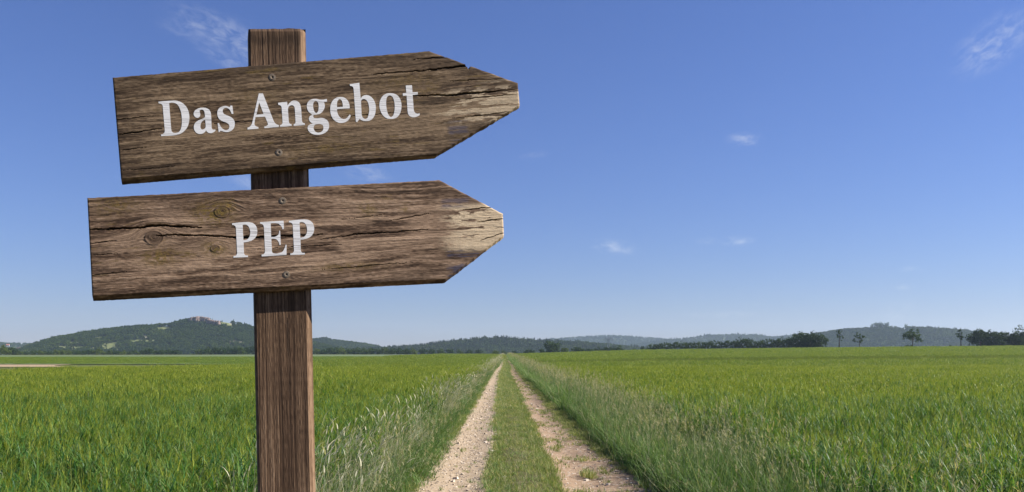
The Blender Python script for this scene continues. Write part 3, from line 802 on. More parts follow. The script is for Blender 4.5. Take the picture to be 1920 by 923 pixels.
def tree_mesh(kind, H, W, seed, mat=None):
    r = np.random.default_rng(seed); q = W / 2
    clear = {'bush': .02, 'full': .03, 'round': .10, 'thin': .46, 'umbrella': .33, 'split': .34}[kind] * H
    ch = H - clear; nl = {'bush': 5, 'full': 9, 'round': 6, 'thin': 5, 'umbrella': 9, 'split': 7}[kind]
    lobes, limbs = [], []
    bx, by = 0., 0.
    th = clear + ch * (.45 if kind != 'bush' else .3)
    lean = r.normal(0, .03 * H, 2)
    trunk = [(0, 0, -.1), (lean[0] * .3, lean[1] * .3, clear * .5 + .1), (lean[0] * .7, lean[1] * .7, clear + .1), (lean[0], lean[1], th)]
    parts = [tube(trunk, [.030 * H, .024 * H, .019 * H, .009 * H], 7)]
    if kind in ('bush', 'round', 'full'):
        lobes.append((0, 0, clear + ch * .48, q * .78, q * .74, ch * .48))
    for i in range(nl):
        an = 6.283 * (i + r.uniform(-.3, .3)) / nl; rr = q * r.uniform(.38, .66)
        if kind == 'umbrella': zc = clear + ch * r.uniform(.22, .70); sz = (q * .42, q * .42, ch * .26)
        elif kind == 'thin': rr = q * r.uniform(.1, .5); zc = clear + ch * (.15 + .72 * i / nl); sz = (q * .58, q * .58, ch * .24)
        elif kind == 'split': zc = clear + ch * r.uniform(.25, .80); sz = (q * .42, q * .40, ch * .24)
        elif kind == 'full': zc = clear + ch * r.uniform(.16, .76); sz = (q * .44, q * .44, ch * .27)
        elif kind == 'bush': zc = clear + ch * r.uniform(.28, .68); sz = (q * .5, q * .5, ch * .33)
        else: zc = clear + ch * r.uniform(.30, .76); sz = (q * .46, q * .46, ch * .30)
        cx, cy_ = rr * math.cos(an) + lean[0], rr * math.sin(an) + lean[1]
        lobes.append((cx, cy_, zc, *sz))
        s0 = np.array(trunk[2]) + (np.array(trunk[3]) - np.array(trunk[2])) * r.uniform(0, .7)
        e = np.array((cx, cy_, zc)); mid = (s0 + e) / 2 + np.array((0, 0, -.04 * H))
        parts.append(tube([s0, mid, e], [.011 * H, .008 * H, .003 * H], 5))
    if kind == 'umbrella': lobes.append((lean[0], lean[1], clear + ch * .72, q * .5, q * .5, ch * .28))
    if kind == 'split': lobes.pop(1)
    n = {'bush': 1500, 'full': 3200, 'round': 2600, 'thin': 560, 'umbrella': 1500, 'split': 760}[kind]
    P, N = crown_points(lobes, n, r, .36)
    P[:, 2] = np.maximum(P[:, 2], .1); P[:, 2] *= H / P[:, 2].max(); P[:, :2] *= W / np.ptp(P[:, 0])
    leaf = max(.26, W * {'bush': .055, 'full': .05, 'round': .048, 'thin': .085, 'umbrella': .052, 'split': .06}[kind])
    V, Fq, C = leaf_faces(P, N, leaf, r, .7)
    tv, tf = join_np(parts)
    return mesh_np('trunk', tv, [tf], M_BARK, smooth=True), mesh_np('crown', V, [Fq], mat or M_DARK, {'tint': C})

mpp = lambda Y: Y / F
# right hedgerow, from its far end to the tall pair
HEDGE = [(1222, 648, 14), (1236, 646, 17), (1250, 645.5, 16), (1266, 645, 17), (1281, 643, 16), (1297, 644, 17), (1313, 643, 16), (1329, 641.5, 18), (1346, 642.5, 17), (1362, 642, 17),
         (1393, 634.5, 24), (1378, 640, 17), (1410, 641, 17), (1426, 639.5, 18), (1443, 638, 19), (1458, 638.5, 18), (1472, 634.5, 22)]
_var = [tree_mesh('bush', 6, 6, 700 + i) for i in range(6)]
ORD = ['first', 'second', 'third', 'fourth', 'fifth', 'sixth', 'seventh', 'eighth', 'ninth', 'tenth', 'eleventh', 'twelfth', 'thirteenth', 'fourteenth', 'fifteenth', 'sixteenth', 'seventeenth']
for i, (px, top, w) in enumerate(HEDGE):
    top = top - 4.5
    Y = 478 - 42 * (px - 1215) / 330.; X = (px - CX) / F * Y; zb = float(land(X, Y)); H = CAMZ + (HY - top) / F * Y - zb; W = w * 1.5 * mpp(Y)
    big = px == 1393
    o = tree('hedgerow_tree', px, None, Y, H, W, 'bush', 'taller round tree sticking up in the middle of the right hedgerow' if big else 'low dark bushy tree, %s from the left end of the right hedgerow' % ORD[sum(q[0] < px for q in HEDGE)], 'tree', None if big else 'low trees of the right hedgerow', mesh=_var[i % 6])
    o.scale = (W / 6, W / 6, H / 6)
def named(name, px, top, w, Y, kind, label, seed, cat='tree', group=None, mat=None, depth=None):
    X = (px - CX) / F * Y; zb = float(land(X, Y)); H = CAMZ + (HY - top) / F * Y - zb; W = w * mpp(Y)
    return tree(name, px, None, Y, H, W, kind, label, cat, group, mesh=tree_mesh(kind, H, W, seed, mat))
named('broadleaf_tree', 1501, 620.5, 50, 436, 'full', 'dark full-crowned tree, left of the tall pair ending the right hedgerow', 21)
named('broadleaf_tree', 1529, 619, 46, 430, 'full', 'dark full-crowned tree, right of the tall pair ending the right hedgerow', 22)
named('slender_tree', 1573.5, 616, 15, 430, 'thin', 'thin tree with a tiny high crown, first right of the tall hedgerow pair', 23)
named('slender_tree', 1611, 622.5, 24, 428, 'split', 'small lopsided tree with gaps in its crown, second right of the hedgerow', 24)
named('broadleaf_tree', 1711, 614.5, 37, 426, 'umbrella', 'lone round-topped tree on a bare stem in front of the right hill', 25)
named('slender_tree', 1802, 617, 18, 424, 'thin', 'slim leaning tree just left of the dark trees at right edge', 26)
named('broadleaf_tree', 1838, 615.5, 50, 424, 'full', 'dark bushy tree, left one of the cluster at the right edge', 27)
named('broadleaf_tree', 1864, 620.5, 46, 422, 'full', 'lower dark bushy tree, second of the cluster at the right edge', 28)
named('broadleaf_tree', 1891, 621, 50, 424, 'full', 'sloping dark tree, third of the cluster at the right edge', 29)
named('broadleaf_tree', 1916, 609, 50, 420, 'full', 'tallest dark tree, cut off by the right edge of the picture', 30)
named('shrub', 1704, 645.5, 17, 432, 'bush', 'low dark shrub at the foot of the lone round-topped tree', 32, 'shrub')
named('shrub', 1783, 646.5, 8, 430, 'bush', 'tiny shrub at the field edge left of the slim leaning tree', 33, 'shrub')
named('shrub', 1643, 650.5, 12, 430, 'bush', 'tiny low shrub on the field edge below the hilltop grove', 34, 'shrub')
# around the end of the track
named('broadleaf_tree', 1036, 638.5, 34, 600, 'full', 'lone round green tree just right of where the track vanishes', 41)
for i, (px, top, w, lab) in enumerate([(1017, 652.5, 17, 'round bush touching the left side of the lone round tree'), (993, 654.5, 23, 'round bush halfway between the lone round tree and the track end'),
        (929, 655.5, 16, 'pale green bush just left of where the track vanishes'), (964, 658, 12, 'small dark bush right at the end of the track'),
        (1060, 652, 24, 'low bush just right of the lone round tree'), (1084, 650, 26, 'wide bush, second right of the lone round tree'), (1106, 653.5, 22, 'low flat bush, third right of the lone round tree'),
        (1125, 649.5, 24, 'bush standing in front of the pylon at centre'), (1141, 650, 22, 'bush directly below the pylon at centre'), (1158, 646.5, 22, 'brownish rounded bush ending the row right of the pylon'),
        (1204, 648.5, 8, 'small reddish-brown bush standing alone before the right hedgerow'), (1212, 651.5, 12, 'light green bush at the left end of the right hedgerow'), (1188, 653, 14, 'pale low bush in the gap before the right hedgerow')]):
    named('shrub', px, top, w, 590 - .35 * max(0, px - 1060), 'bush', lab, 50 + i, 'shrub', mat=M_LIGHT if i in (2, 11, 12, 4) else M_DARK)
# tree lines beyond the left fields
_small = [tree_mesh('bush', 6, 7, 800 + i, M_DARK if i % 3 else M_LIGHT) for i in range(6)]
def row_of(lst, Y, label, group, name='field_edge_tree'):
    for i, (px, top, w) in enumerate(lst):
        top, w = top - 2.0, w * 1.15
        Yi = Y + rng.uniform(-14, 14); X = (px - CX) / F * Yi; zb = float(land(X, Yi)); H = CAMZ + (HY - top) / F * Yi - zb; W = w * mpp(Yi)
        lab = label % ORD[i] if '%s' in label else label
        o = tree(name, px, None, Yi, H, W, 'bush', lab, 'tree', group, mesh=_small[int(rng.integers(0, 6))]); o.scale = (W / 7, W / 7, H / 6); o.rotation_euler.z = rng.uniform(0, 6.28)
row_of([(1, 648, 24), (10, 649.5, 20), (18, 651.5, 18), (26, 653, 14)], 690, 'dark tree in the clump at the far left, %s from the picture edge', 'trees in the far left clump')
row_of([(38, 659, 14), (50, 660, 12), (64, 656, 14), (78, 658, 14), (92, 658.5, 14), (106, 656.5, 16), (118, 656, 14), (131, 657, 15), (143, 657, 14), (156, 657.5, 14), (168, 656.5, 14), (182, 652, 15), (193, 657, 14), (206, 657.5, 14), (219, 658, 14),
        (231, 658, 13), (243, 659, 12), (256, 657, 15), (268, 658, 13), (280, 654.5, 17), (293, 658.5, 12), (304, 656.5, 15), (317, 656, 16), (331, 657, 17)], 690, 'small tree in the hedge line below the big left hill', 'trees of the hedge line below the big left hill')
row_of([(372, 656, 14), (382, 653, 15), (393, 651.5, 16), (404, 652, 15), (416, 651, 16), (428, 650.5, 16), (440, 651, 15), (452, 650.5, 16), (464, 651, 15), (476, 650.5, 16)], 690, 'dark tree of the wood left of the signpost, behind the fields', 'trees of the wood left of the signpost')
row_of([(594, 654, 14), (606, 655, 14), (618, 653, 15), (630, 651.5, 16), (643, 651, 16), (656, 652, 15), (669, 651.5, 16), (682, 652, 15), (695, 651.5, 16), (708, 652.5, 15), (722, 651.5, 16), (735, 652, 15), (748, 652.5, 15), (762, 653, 15), (776, 653.5, 15), (792, 654, 15), (808, 654.5, 15),
        (826, 655, 15), (844, 655.5, 14), (862, 656, 14), (880, 656, 14), (898, 656.5, 14), (945, 658, 12)], 690, 'dark tree of the wood edge between the signpost and the track end', 'trees of the wood edge right of the signpost')
# grove on the right hill
def on_hill(name, key, px, Yh, top, w, label, seed, group=None, kind='round'):
    X = (px - CX) / F * Yh; z = float(HILLS[key](np.array(X), np.array(Yh))); H = CAMZ + (HY - top) / F * Yh - z; W = w * mpp(Yh)
    o = empty(name, (X, Yh, z - .4)); tag(o, label, 'tree', group); m = tree_mesh(kind, H, W, seed, M_WOOD)
    link(bpy.data.objects.new('trunk', m[0]), o); link(bpy.data.objects.new('crown', m[1]), o)
on_hill('grove_tree', 'right', 1634.5, 2095, 606.5, 8, 'smallest, leftmost tree of the grove on top of the right hill', 61)
on_hill('grove_tree', 'right', 1644, 2090, 603.5, 13, 'second tree from left in the hilltop grove', 62)
on_hill('grove_tree', 'right', 1652, 2095, 602.5, 13, 'tallest middle tree of the hilltop grove', 63)
on_hill('grove_tree', 'right', 1662, 2090, 603.5, 11.5, 'rightmost round tree of the hilltop grove', 64)
on_hill('grove_tree', 'right', 1699, 2095, 607, 6.5, 'single small tree on the skyline right of the hilltop grove', 65)
on_hill('hill_tree', 'left', 464, 1497, 610, 3.6, 'tiny skyline tree on the right shoulder of the big left hill', 66)
on_hill('hill_tree', 'left', 469, 1497, 613, 4.6, 'tiny low skyline tree beside the post, on the left hill', 67)

# ------------------------------------------------------------------ pylons and the far village
t = MT('galvanised_steel'); M_STEEL = t.done(t.bsdf((.24, .25, .27), .7, None, .3))
def pylon(px, top, Y, label):
    X = (px - CX) / F * Y; zb = float(land(X, Y)); H = CAMZ + (HY - top) / F * Y - zb
    o = empty('pylon', (X, Y, zb)); tag(o, label, 'pylon')
    def bars(segs, rad): return join_np([tube([a, b], [rad, rad], 5) for a, b in segs])
    w = lambda z: (2.6 - 1.9 * min(z / (H * .62), 1)) if z < H * .62 else .7
    legs, br = [], []
    zs = [0, H * .15, H * .30, H * .45, H * .62, H * .75, H * .88, H]
    for sx in (-1, 1):
        for sy in (-1, 1):
            for a, b in zip(zs[:-1], zs[1:]):
                q = lambda z: (sx * w(z), sy * w(z), z) if z < H else (0, 0, z)
                legs.append((q(a), q(b)))
    for a, b in zip(zs[:-2], zs[1:-1]):
        for s in (-1, 1):
            br += [((-w(a), s * w(a), a), (w(b), s * w(b), b)), ((w(a), s * w(a), a), (-w(b), s * w(b), b)), ((s * w(a), -w(a), a), (s * w(b), w(b), b))]
    V, Fq = bars(legs, .13); obj_np('leg_frame', V, [Fq], M_STEEL, parent=o)
    V, Fq = bars(br, .06); obj_np('bracing', V, [Fq], M_STEEL, parent=o)
    for z, L in ((H * .66, 4.2), (H * .78, 5.2), (H * .90, 3.6)):
        V, Fq = bars([((-L, 0, z), (L, 0, z)), ((-L, 0, z), (0, 0, z + 1.3)), ((L, 0, z), (0, 0, z + 1.3))] + [((s * L, 0, z), (s * L, 0, z - 1.4)) for s in (-1, 1)], .13)
        obj_np('cross_arm', V, [Fq], M_STEEL, parent=o)
    return o
pylon(1141, 631, 900, 'grey lattice pylon against the far ridge at centre')
pylon(1771, 632, 950, 'faint lattice pylon before the right hill, left of the slim leaning tree')

t = MT('white_render'); M_WALL = t.done(t.bsdf((.75, .73, .69), .9, None, .2))
t = MT('red_tiles'); M_ROOF = t.done(t.bsdf((.34, .12, .075), .85, None, .2))
t = MT('dark_glass'); M_GLASS = t.done(t.bsdf((.03, .035, .04), .15, None, .5))
def house(px, Y, w, d, h, rz, label):
    X = (px - CX) / F * Y; z = float(HILLS['village'](np.array(X), np.array(float(Y))))
    o = empty('house', (X, Y, z - .5)); o.rotation_euler.z = rz; tag(o, label, 'house')
    a, b = w / 2, d / 2
    V = [(-a, -b, 0), (a, -b, 0), (a, b, 0), (-a, b, 0), (-a, -b, h), (a, -b, h), (a, b, h), (-a, b, h), (-a, 0, h + d * .42), (a, 0, h + d * .42)]
    obj_np('wall', V, [np.array([(0, 1, 5, 4), (1, 2, 6, 5), (2, 3, 7, 6), (3, 0, 4, 7)]), np.array([(4, 8, 7), (5, 6, 9)])], M_WALL, parent=o)
    e = .5; R = [(-a - e, -b - e, h - .3), (a + e, -b - e, h - .3), (a + e, 0, h + d * .42 + .25), (-a - e, 0, h + d * .42 + .25), (-a - e, b + e, h - .3), (a + e, b + e, h - .3)]
    R += [(x, y, zz + .3) for x, y, zz in R]
    obj_np('roof', R, [np.array([(0, 1, 2, 3), (3, 2, 5, 4), (6, 9, 8, 7), (9, 10, 11, 8), (0, 6, 7, 1), (1, 7, 8, 2), (2, 8, 11, 5), (5, 11, 10, 4), (4, 10, 9, 3), (3, 9, 6, 0)])], M_ROOF, parent=o)
    for wx in (-.5, 0, .5):
        q = [(wx * a - .7, -b - .05, h * .45), (wx * a + .7, -b - .05, h * .45), (wx * a + .7, -b - .05, h * .75), (wx * a - .7, -b - .05, h * .75)]
        obj_np('window', q + [(x, y + .2, zz) for x, y, zz in q], [np.array([(0, 1, 2, 3), (0, 4, 5, 1), (1, 5, 6, 2), (2, 6, 7, 3), (3, 7, 4, 0)])], M_GLASS, parent=o)
house(15, 2840, 9, 8, 6, .3, 'leftmost tiny white house with red roof on the distant rise')
house(34, 2720, 11, 9, 6.5, -.5, 'white gable house with red roof, middle of the distant village')
house(40, 2740, 10, 9, 6, .9, 'second white house touching the middle gable house in the distant village')
house(51, 2860, 12, 8, 5, .1, 'rightmost pale long house of the distant village')

# ------------------------------------------------------------------ the wooden signpost
D = 2.4                      # distance of the boards' faces at the post
MM = D / F                   # metres per photograph pixel there
YAW = math.radians(18); THICK = .027
SIGN_X = (532 - CX) / F * D
K = math.tan(YAW); BACK = np.array((-math.sin(YAW), math.cos(YAW), 0.))     # the boards face a little to the right
sign = empty('signpost', (SIGN_X - .06 * math.sin(YAW), D + .06, 0))
tag(sign, 'weathered wooden signpost with two pointed boards lettered in white', 'signpost')
ORG = np.array(sign.location)
def w_plane(px, row, depth):
    """point seen at (px,row) on the plane of the boards' faces, moved straight back by depth"""
    px, row, depth = np.broadcast_arrays(np.asarray(px, float), np.asarray(row, float), np.asarray(depth, float))
    Y = (D - K * SIGN_X) / (1 - K * (px - CX) / F)
    p = np.stack([(px - CX) / F * Y, Y, CAMZ + (HY - row) / F * Y], -1)
    return p + BACK * depth[..., None] - ORG

def wood_material(name, dark, mid, pale, tip=1.0):
    t = MT(name)
    A = t.sep(t.attr('wood').outputs['Color']); B = t.sep(t.attr('wear').outputs['Color']); C = t.sep(t.attr('mark').outputs['Color'])
    tc = t.n.new('ShaderNodeTexCoord').outputs['Object']
    fine = t.noise(tc, 420, 3, .7); blot = t.noise(tc, 22, 5, .6)
    c = t.ramp(A[0], [(.05, tuple(v * .45 for v in dark)), (.35, dark), (.62, mid), (.95, pale)])
    c = t.mix(t.math('MULTIPLY', A[1], .85), c, t.mix(A[0], tuple(v * 1.05 for v in mid), tuple(min(v * 1.35, .7) for v in pale)))   # silvered
    c = t.mix(t.math('MULTIPLY', B[2], .75), c, tuple(v * .5 for v in dark))                       # dark weathered ends
    c = t.mix(.25, c, t.mix(1.0, c, t.ramp(blot, [(.3, (.72, .70, .64)), (.7, (1.25, 1.22, 1.2))]), 'MULTIPLY'))
    c = t.mix(.35, c, t.mix(1.0, c, t.ramp(fine, [(.3, (.6, .6, .6)), (.7, (1.4, 1.4, 1.4))]), 'MULTIPLY'))
    c = t.mix(A[2], c, t.ramp(fine, [(.35, (.09, .075, .022)), (.6, (.21, .125, .03)), (.75, (.30, .13, .05))]))  # lichen
    c = t.mix(C[0], c, t.ramp(fine, [(.3, (.50 * tip, .36 * tip, .215 * tip)), (.7, (.72 * tip, .56 * tip, .365 * tip))]))                # bare tan wood at the tip
    c = t.mix(C[1], c, (.062, .058, .088))                                                         # bluish stain
    c = t.mix(t.math('MULTIPLY', B[0], .9), c, (.016, .012, .009))                                 # cracks
    n = t.bump(t.math('ADD', t.math('MULTIPLY', A[0], .6), t.math('MULTIPLY', fine, .4)), .55, .0015)
    return t.done(t.bsdf(c, .85, n, .22))
M_BOARD_A = wood_material('weathered_board', (.076, .046, .025), (.162, .106, .060), (.275, .190, .113), .74)
M_BOARD_B = wood_material('weathered_board_pink', (.092, .053, .031), (.210, .132, .080), (.375, .252, .163))
M_POST = wood_material('post_wood', (.074, .041, .022), (.142, .084, .047), (.25, .16, .095))

def dist_line(U, V, pts, seed):
    """vertical distance from a polyline crack and its running position 0..1 (outside: nan)"""
    pts = sorted(pts); xs = [p[0] for p in pts]; ys = [p[1] for p in pts]
    vc = np.interp(U, xs, ys) + 1.6 * (vnoise(U / 9, 0 * U, seed) - .5) + .8 * (vnoise(U / 3, 0 * U, seed + 1) - .5)
    t_ = (U - xs[0]) / (xs[-1] - xs[0])
    return np.abs(V - vc), t_

def board(name, tl, tr, tip1, tip2, br, bl, label, mat, seed, knots, cracks, tips, blues, moss, pale_rows, chamfer, letters, screws):
    tl = np.array(tl, float); e = np.array(tr, float) - tl; e /= np.linalg.norm(e); f = np.array((-e[1], e[0]))
    def uv(p): d = np.array(p, float) - tl; return float(d @ e), float(d @ f)
    def pq(U, V): return tl[0] + U * e[0] + V * f[0], tl[1] + U * e[1] + V * f[1]
    P = [uv(p) for p in (tr, tip1, tip2, br, bl)]
    umax = (P[1][0] + P[2][0]) / 2; H = (P[3][1] + P[4][1]) / 2
    nc, nr = int(umax / .95), int(H / .95)
    us = np.linspace(0, umax, nc)
    jag = .9 * (fbm(us / 7, 0 * us, seed, 3) - .5)
    top = np.where(us < P[0][0], 0, (us - P[0][0]) / (umax - P[0][0]) * P[1][1]) + jag * 1.3
    bot = np.where(us < P[3][0], H, H + (us - P[3][0]) / (umax - P[3][0]) * (P[2][1] - H)) + .9 * (fbm(us / 6, 0 * us + 9, seed, 3) - .5) * (1 + 1.5 * (us > P[3][0]))
    for cr in cracks:                                    # a split that runs out of the upper slanting edge
        if cr.get('notch'):
            u0, v0 = uv(cr['pts'][-1]); top = top + 7 * np.exp(-((us - u0 + 2) / 2.6) ** 2)
    s = np.linspace(0, 1, nr)
    U = np.broadcast_to(us, (nr, nc)).copy(); V = top + (bot - top) * s[:, None]
    # grain: rings run along the board, bend round the knots
    W = V + 16 * (fbm(U / 300, V / 70, seed + 1, 3) - .5) + 3 * (fbm(U / 60, V / 14, seed + 2, 2) - .5)
    kn = np.zeros_like(U)
    for (kx, ky, kr) in knots:
        a, b = uv((kx, ky)); d = np.hypot((U - a) / 1.35, V - b)
        k = np.exp(-(d / kr) ** 2); W = W * (1 - k) + (b + d * 1.5) * k
        W += np.sign(V - b) * -kr * .55 * np.exp(-(np.abs(U - a) / (kr * 2.2)) ** 2) * np.exp(-((V - b) / (kr * 1.4)) ** 2)
        kn = np.maximum(kn, np.exp(-(d / (kr * .60)) ** 4) * .75 + .6 * np.exp(-((d - kr * .62) / 1.3) ** 2))
    b1 = vnoise(W / 5.5, U / 190, seed + 3); b2 = vnoise(W / 2.7, U / 90, seed + 4); b3 = .6 * vnoise(W / 1.45, U / 34, seed + 5) + .4 * vnoise(W / 1.2, U / 8, seed + 15)
    area = fbm(U / 90, W / 26, seed + 6, 3)
    g = .16 * b1 + .28 * b2 + .32 * b3 + .24 * vnoise(W / 1.7, U / 6, seed + 16)
    g = np.clip((g - .5) * 1.65 + .48 + (area - .5) * .32, 0, 1)
    ridge = sstep(.55, .7, fbm(U / 150, V / 30, seed + 70, 2)); g = np.clip(g + ridge * (np.sin(W / 2.1 + 6 * vnoise(U / 80, V / 20, seed + 71)) * .16), 0, 1)
    mid = sum(np.exp(-((V - c) / w_) ** 2) * k for (c, w_, k) in pale_rows)
    silver = np.clip(sstep(.42, .68, fbm(U / 70, W / 9, seed + 7, 4) + .10 * mid) * (.25 + .75 * mid), 0, 1) * sstep(-.02, .10, U / umax)
    olive = sstep(40, 0, np.minimum(V - top, bot - V)) * .50 + sstep(110, 0, U) * .55 * fbm(U / 30, V / 8, seed + 8)
    darkend = np.clip(.7 * sum((np.exp(-((U - uv((kx, ky))[0]) / (kr * 2.2)) ** 2 - ((V - uv((kx, ky))[1]) / (kr * 1.1)) ** 2) for kx, ky, kr in knots), np.zeros_like(U)) * sstep(.35, .6, fbm(U / 14, W / 5, seed + 12, 3)) + olive * sstep(.3, .7, fbm(U / 60, W / 7, seed + 9, 3)) * 1.6 + kn * .95, 0, 1)
    crack = np.zeros_like(U); deep = np.zeros_like(U)
    for i, cr in enumerate(cracks):
        pts = [uv(p) for p in cr['pts']]; d, t_ = dist_line(U, V, pts, seed + 20 + i)
        wd = cr['w'] * (.25 + .75 * np.sin(np.clip(t_, 0, 1) * math.pi * .98 + .02) if not cr.get('notch') else .2 + .8 * np.clip(t_, 0, 1))
        wd = wd * (.6 + .8 * vnoise(U / 14, 0 * U + i, seed + 40)) * ((t_ > 0) & (t_ < 1.02))
        m = np.where(wd > .05, np.clip(1.15 - d / np.maximum(wd, .05), 0, 1), 0)
        crack = np.maximum(crack, sstep(.05, .6, m)); deep = np.maximum(deep, m * cr['w'])
    hair = (vnoise(W / 1.9, U / 34, seed + 30) > .90) & (vnoise(U / 50, W / 20, seed + 31) > .5)     # hairline checks
    crack = np.maximum(crack, hair * .55)
    tipm = np.zeros_like(U)
    for (x0, x1, y0, y1, thr, sc) in tips:
        a0, b0 = uv((x0, (y0 + y1) / 2)); a1, _ = uv((x1, (y0 + y1) / 2)); hh = (y1 - y0) / 2; bc = uv(((x0 + x1) / 2, (y0 + y1) / 2))[1]
        wv = a0 + 46 * (fbm(V / 13, U / 60, seed + 52, 3) - .5); reg = sstep(wv - 8, wv + 40, U) * sstep(hh + 5, hh - 8, np.abs(V - bc))
        tipm = np.maximum(tipm, reg * sstep(thr, thr + .05, .40 * fbm(U / 16 / sc, W / 5 / sc, seed + 50, 4, .6) + .30 * fbm(U / 26, V / 3.5, seed + 51, 3) + .30 * b1 + .16 * np.clip((U - a0) / (a1 - a0), 0, 1)))
    blue = np.zeros_like(U)
    for (x0, x1, y0, y1, k) in blues:
        a0, b0 = uv((x0, y0)); a1, b1_ = uv((x1, y1))
        blue = np.maximum(blue, k * sstep(a0 - 3, a0 + 6, U) * sstep(a1 + 4, a1 - 6, U) * sstep(min(b0, b1_) - 2, min(b0, b1_) + 2, V) * sstep(max(b0, b1_) + 3, max(b0, b1_) - 3, V) * sstep(.42, .62, .6 * b2 + .4 * fbm(U / 12, V / 4, seed + 55)))
    ms = np.zeros_like(U)
    for (mx, my, rx, ry, k) in moss:
        a, b = uv((mx, my)); ms = np.maximum(ms, k * np.exp(-((U - a) / rx) ** 2 - ((V - b) / ry) ** 2))
    ms = np.clip(ms * sstep(.37, .58, fbm(U / 7, V / 3.4, seed + 60, 4, .65)) * 1.3, 0, 1)
    ms = np.maximum(ms, .5 * sstep(.70, .80, fbm(U / 40, W / 4, seed + 61, 3)) * sstep(.5, .6, vnoise(U / 120, V / 40, seed + 62)))
    # relief
    edge = np.minimum(np.minimum(V - top, bot - V), np.minimum(U, umax - U))
    hgt = (g - .5) * .0006 - .0042 * deep - .0016 * np.clip(1 - edge / 3.2, 0, 1) ** 2 + .0012 * kn - .0007 * tipm * 0
    ch = chamfer(us); cz = np.clip((V - (bot - ch)) / ch, 0, 1) * (V > bot - ch)
    back = -hgt + cz * ch * MM * 1.15
    px, row = pq(U, V)
    VT = w_plane(px, row, back).reshape(-1, 3)
    wood = np.stack([g, silver, ms], -1).reshape(-1, 3); wear = np.stack([crack, tipm, darkend], -1).reshape(-1, 3); mark = np.stack([tipm, blue, 0 * U], -1).reshape(-1, 3)
    ids = np.arange(nr * nc).reshape(nr, nc)
    ring = np.concatenate([ids[0], ids[1:, -1], ids[-1, ::-1][1:], ids[::-1, 0][1:-1]])
    B = w_plane(px.ravel()[ring], row.ravel()[ring], THICK); nb = len(VT)
    n = len(ring); k = np.arange(n); side = np.stack([ring, ring[(k + 1) % n], nb + (k + 1) % n, nb + k], -1)
    tb = nb + np.arange(nc); bb = nb + nc - 1 + nr - 1 + np.arange(nc)[::-1] * 1
    bb = nb + (nc - 1 + nr - 1) + (nc - 1 - np.arange(nc))
    cap = np.stack([tb[:-1], tb[1:], bb[1:], bb[:-1]], -1)
    fr = grid_faces(nr, nc)[:, ::-1]
    ob = obj_np(name, np.concatenate([VT, B]), [fr, side, cap], mat, {'wood': np.concatenate([wood, wood[ring]]), 'wear': np.concatenate([wear, wear[ring]]), 'mark': np.concatenate([mark, mark[ring] * 0])}, parent=sign)
    ob['label'] = label
    for (sx, sy) in screws:
        c = w_plane(np.array(sx), np.array(sy), -.0003); o = screw(c, ob, seed + int(sx))
    for gl, sc, ox, oy in letters: letter(gl, sc, ox, oy, ob)
    return ob

t = MT('rusty_screw'); _o = t.n.new('ShaderNodeTexCoord').outputs['Object']
_b = t.bsdf(t.ramp(t.noise(_o, 260, 4), [(.3, (.10, .065, .04)), (.6, (.24, .185, .125)), (.8, (.34, .29, .22))]), .55, None, .5); _b.inputs['Metallic'].default_value = .35
M_SCREW = t.done(_b)
def screw(c, parent, seed):
    n = 24; V, Fq = [], []
    prof = [(0, .0030), (.0024, .0030), (.0026, -.0006), (.0045, -.0012), (.0072, -.0010), (.0075, -.0004), (.0092, -.0004), (.0100, .0008), (.0100, .0030)]
    for (r_, y) in prof:
        for k in range(n):
            a = 6.28318 * k / n; rr = r_ * (1.0 if r_ > .003 or r_ == 0 else (.82 if k % 4 < 2 else 1.1))
            V.append((c[0] + rr * math.cos(a) * math.cos(YAW) + BACK[0] * y, c[1] + rr * math.cos(a) * math.sin(YAW) + BACK[1] * y, c[2] + rr * math.sin(a)))
    for j in range(len(prof) - 1):
        for k in range(n): Fq.append((j * n + k, (j + 1) * n + k, (j + 1) * n + (k + 1) % n, j * n + (k + 1) % n))
    return obj_np('screw', V, [np.array(Fq)], M_SCREW, parent=parent)

